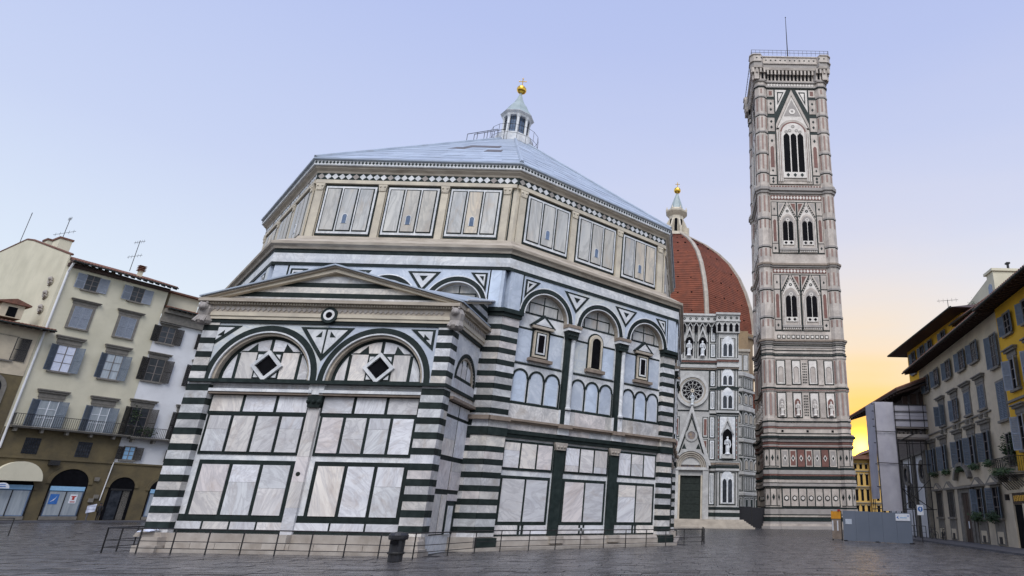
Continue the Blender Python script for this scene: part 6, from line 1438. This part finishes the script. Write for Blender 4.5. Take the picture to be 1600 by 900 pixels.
def person(*a, **kw):
    t, P, k = _person(*a, **kw); o = [c for c in sc.collection.objects if c.parent == t and c.name.startswith('body')][0]
    R_ = [.13, .13, .15, .06, .085, .09, .10, .07, .045, .04, .10, .07, .045, .04, .06, .045, .035, .035, .06, .045, .035, .035]
    ensure_skin(o.data, [r*k for r in R_])
    hd = MB(); hd.lathe(P(0, 0, 1.52), [(.05*k, 0), (.08*k, .05*k), (.088*k, .12*k), (.08*k, .19*k), (.04*k, .235*k), (.005, .24*k)], 12, squash=1.15); hd.ball(P(0, -.10, 1.62), .016*k, 6); hd.ball(P(.085, 0, 1.63), .022*k, 6); hd.ball(P(-.085, 0, 1.63), .022*k, 6); hd.make('head', 'skin', t)
    MB().lathe(P(0, .02, 1.62), [(.095*k, 0), (.10*k, .06*k), (.09*k, .11*k), (.05*k, .15*k), (.005, .155*k)], 12).make('hair', 'cloth_black', t)
    for q in (.11, -.11):
        pass
    return t, P, k
t, P, k = person(-.05, 1.78, math.radians(200), 'person in black clothes standing between the shop window and the dark arched doorway', 'cloth_black', 'cloth_black')
t, P, k = person(-.95, 1.70, math.radians(150), 'person in grey carrying a bright white sheet on the left pavement', 'cloth_grey', 'cloth_grey', stride=.05)
wb_ = thing('white_sheet', tuple(P(0, -.3, 1.0)), 'bright white sheet held in front of the person in grey', 'cloth')
fr_ = Fr(tuple((P(0, 0, 0)+Vector((LF.n.x*.35, LF.n.y*.35, 0))).xy), (LF.t.x, LF.t.y), .14)
cloth('sheet', tuple(fr_.p(-.35, .75, .0)), tuple(fr_.t*.75+Vector((0, 0, .2))), (0, 0, .75), 8, 8, .06, 'cloth_white', wb_, 8)
# bicycles leaning by the loggia
def bicycle(o_, yaw, label, g):
    t = thing('bicycle', o_, label, 'bicycle', g); f = Fr((o_[0], o_[1]), (math.cos(yaw), math.sin(yaw)))
    def hoop(u):
        b = MB()
        for i in range(20):
            a0, a1 = 2*PI*i/20, 2*PI*(i+1)/20; b.tube(f.p(u+.33*math.cos(a0), .48+.33*math.sin(a0)), f.p(u+.33*math.cos(a1), .48+.33*math.sin(a1)), .022, 5)
            if i % 2: b.tube(f.p(u, .48), f.p(u+.33*math.cos(a0), .48+.33*math.sin(a0)), .004, 3)
        b.make('wheel', 'iron', t)
    hoop(-.52); hoop(.52)
    b = MB()
    for a, c in (((-.52, .48), (-.18, .95)), ((-.52, .48), (-.05, .45)), ((-.05, .45), (-.2, 1.0)), ((-.05, .45), (.38, .98)), ((-.18, .93), (.36, 1.0)), ((.52, .48), (.36, 1.12))): b.tube(f.p(*a), f.p(*c), .018, 6)
    b.make('frame', 'black_paint', t); f.box('saddle', -.34, -.08, 1.0, 1.06, -.06, .06, 'black_paint', t); MB().tube(f.p(.3, 1.14, -.25), f.p(.3, 1.14, .25), .015, 6).make('handlebar', 'iron', t)
bicycle((40.0, 8.2, .0), math.radians(80), 'dark bicycle parked nearest the ivory house window', None); bicycle((39.8, 10.0, .0), math.radians(95), 'dark bicycle parked closest to the scaffold poles', None)
b_ = thing('iron_gate_railing', (39.3, 13, 0), 'iron railing along the foot of the building behind the scaffold', 'railing')
for i in range(5): MB().tube((40.0+.1*i, 12.5+2*i, .14), (40.0+.1*i, 12.5+2*i, 1.2), .03, 6).make('post', 'iron', b_)
MB().tube((40.0, 12.5, 1.2), (40.4, 20.5, 1.2), .03, 6).make('rail', 'iron', b_); MB().tube((40.0, 12.5, .65), (40.4, 20.5, .65), .02, 6).make('rail', 'iron', b_)
# small cross seen over the baptistery roof edge
xc = thing('distant_cross', (4, 118, 60), 'thin iron cross just visible above the right slope of the roof', 'cross')
MB().tube((0.4, 100, 40), (.4, 100, 78.6), .12, 5).tube((-.6, 100, 77.3), (1.4, 100, 77.3), .1, 5).make('cross', 'iron', xc)

# ------------------------------------------------------------------ unseen terrace on the west side, added to shade the lower facades
ws = thing('shading_terrace', (0, -78, 0), 'plain plastered terrace, unseen on the west side, added to shade the lower facades', 'building')
WS = Fr((70, -76), (-1, 0)); ww = WS.box('wall', 0, 140, 0, 19, -12, 0, 'plaster_ivory', ws)
for i in range(34):
    for z0 in (1.0, 5.6, 10.0, 14.4): WS.box('window', 3+4*i, 4.3+4*i, z0, z0+2.5, 0, .05, 'shutter_dark', ww)
WS.box('roof', -1, 141, 19, 19.4, -13, 1.2, 'terracotta', ws)
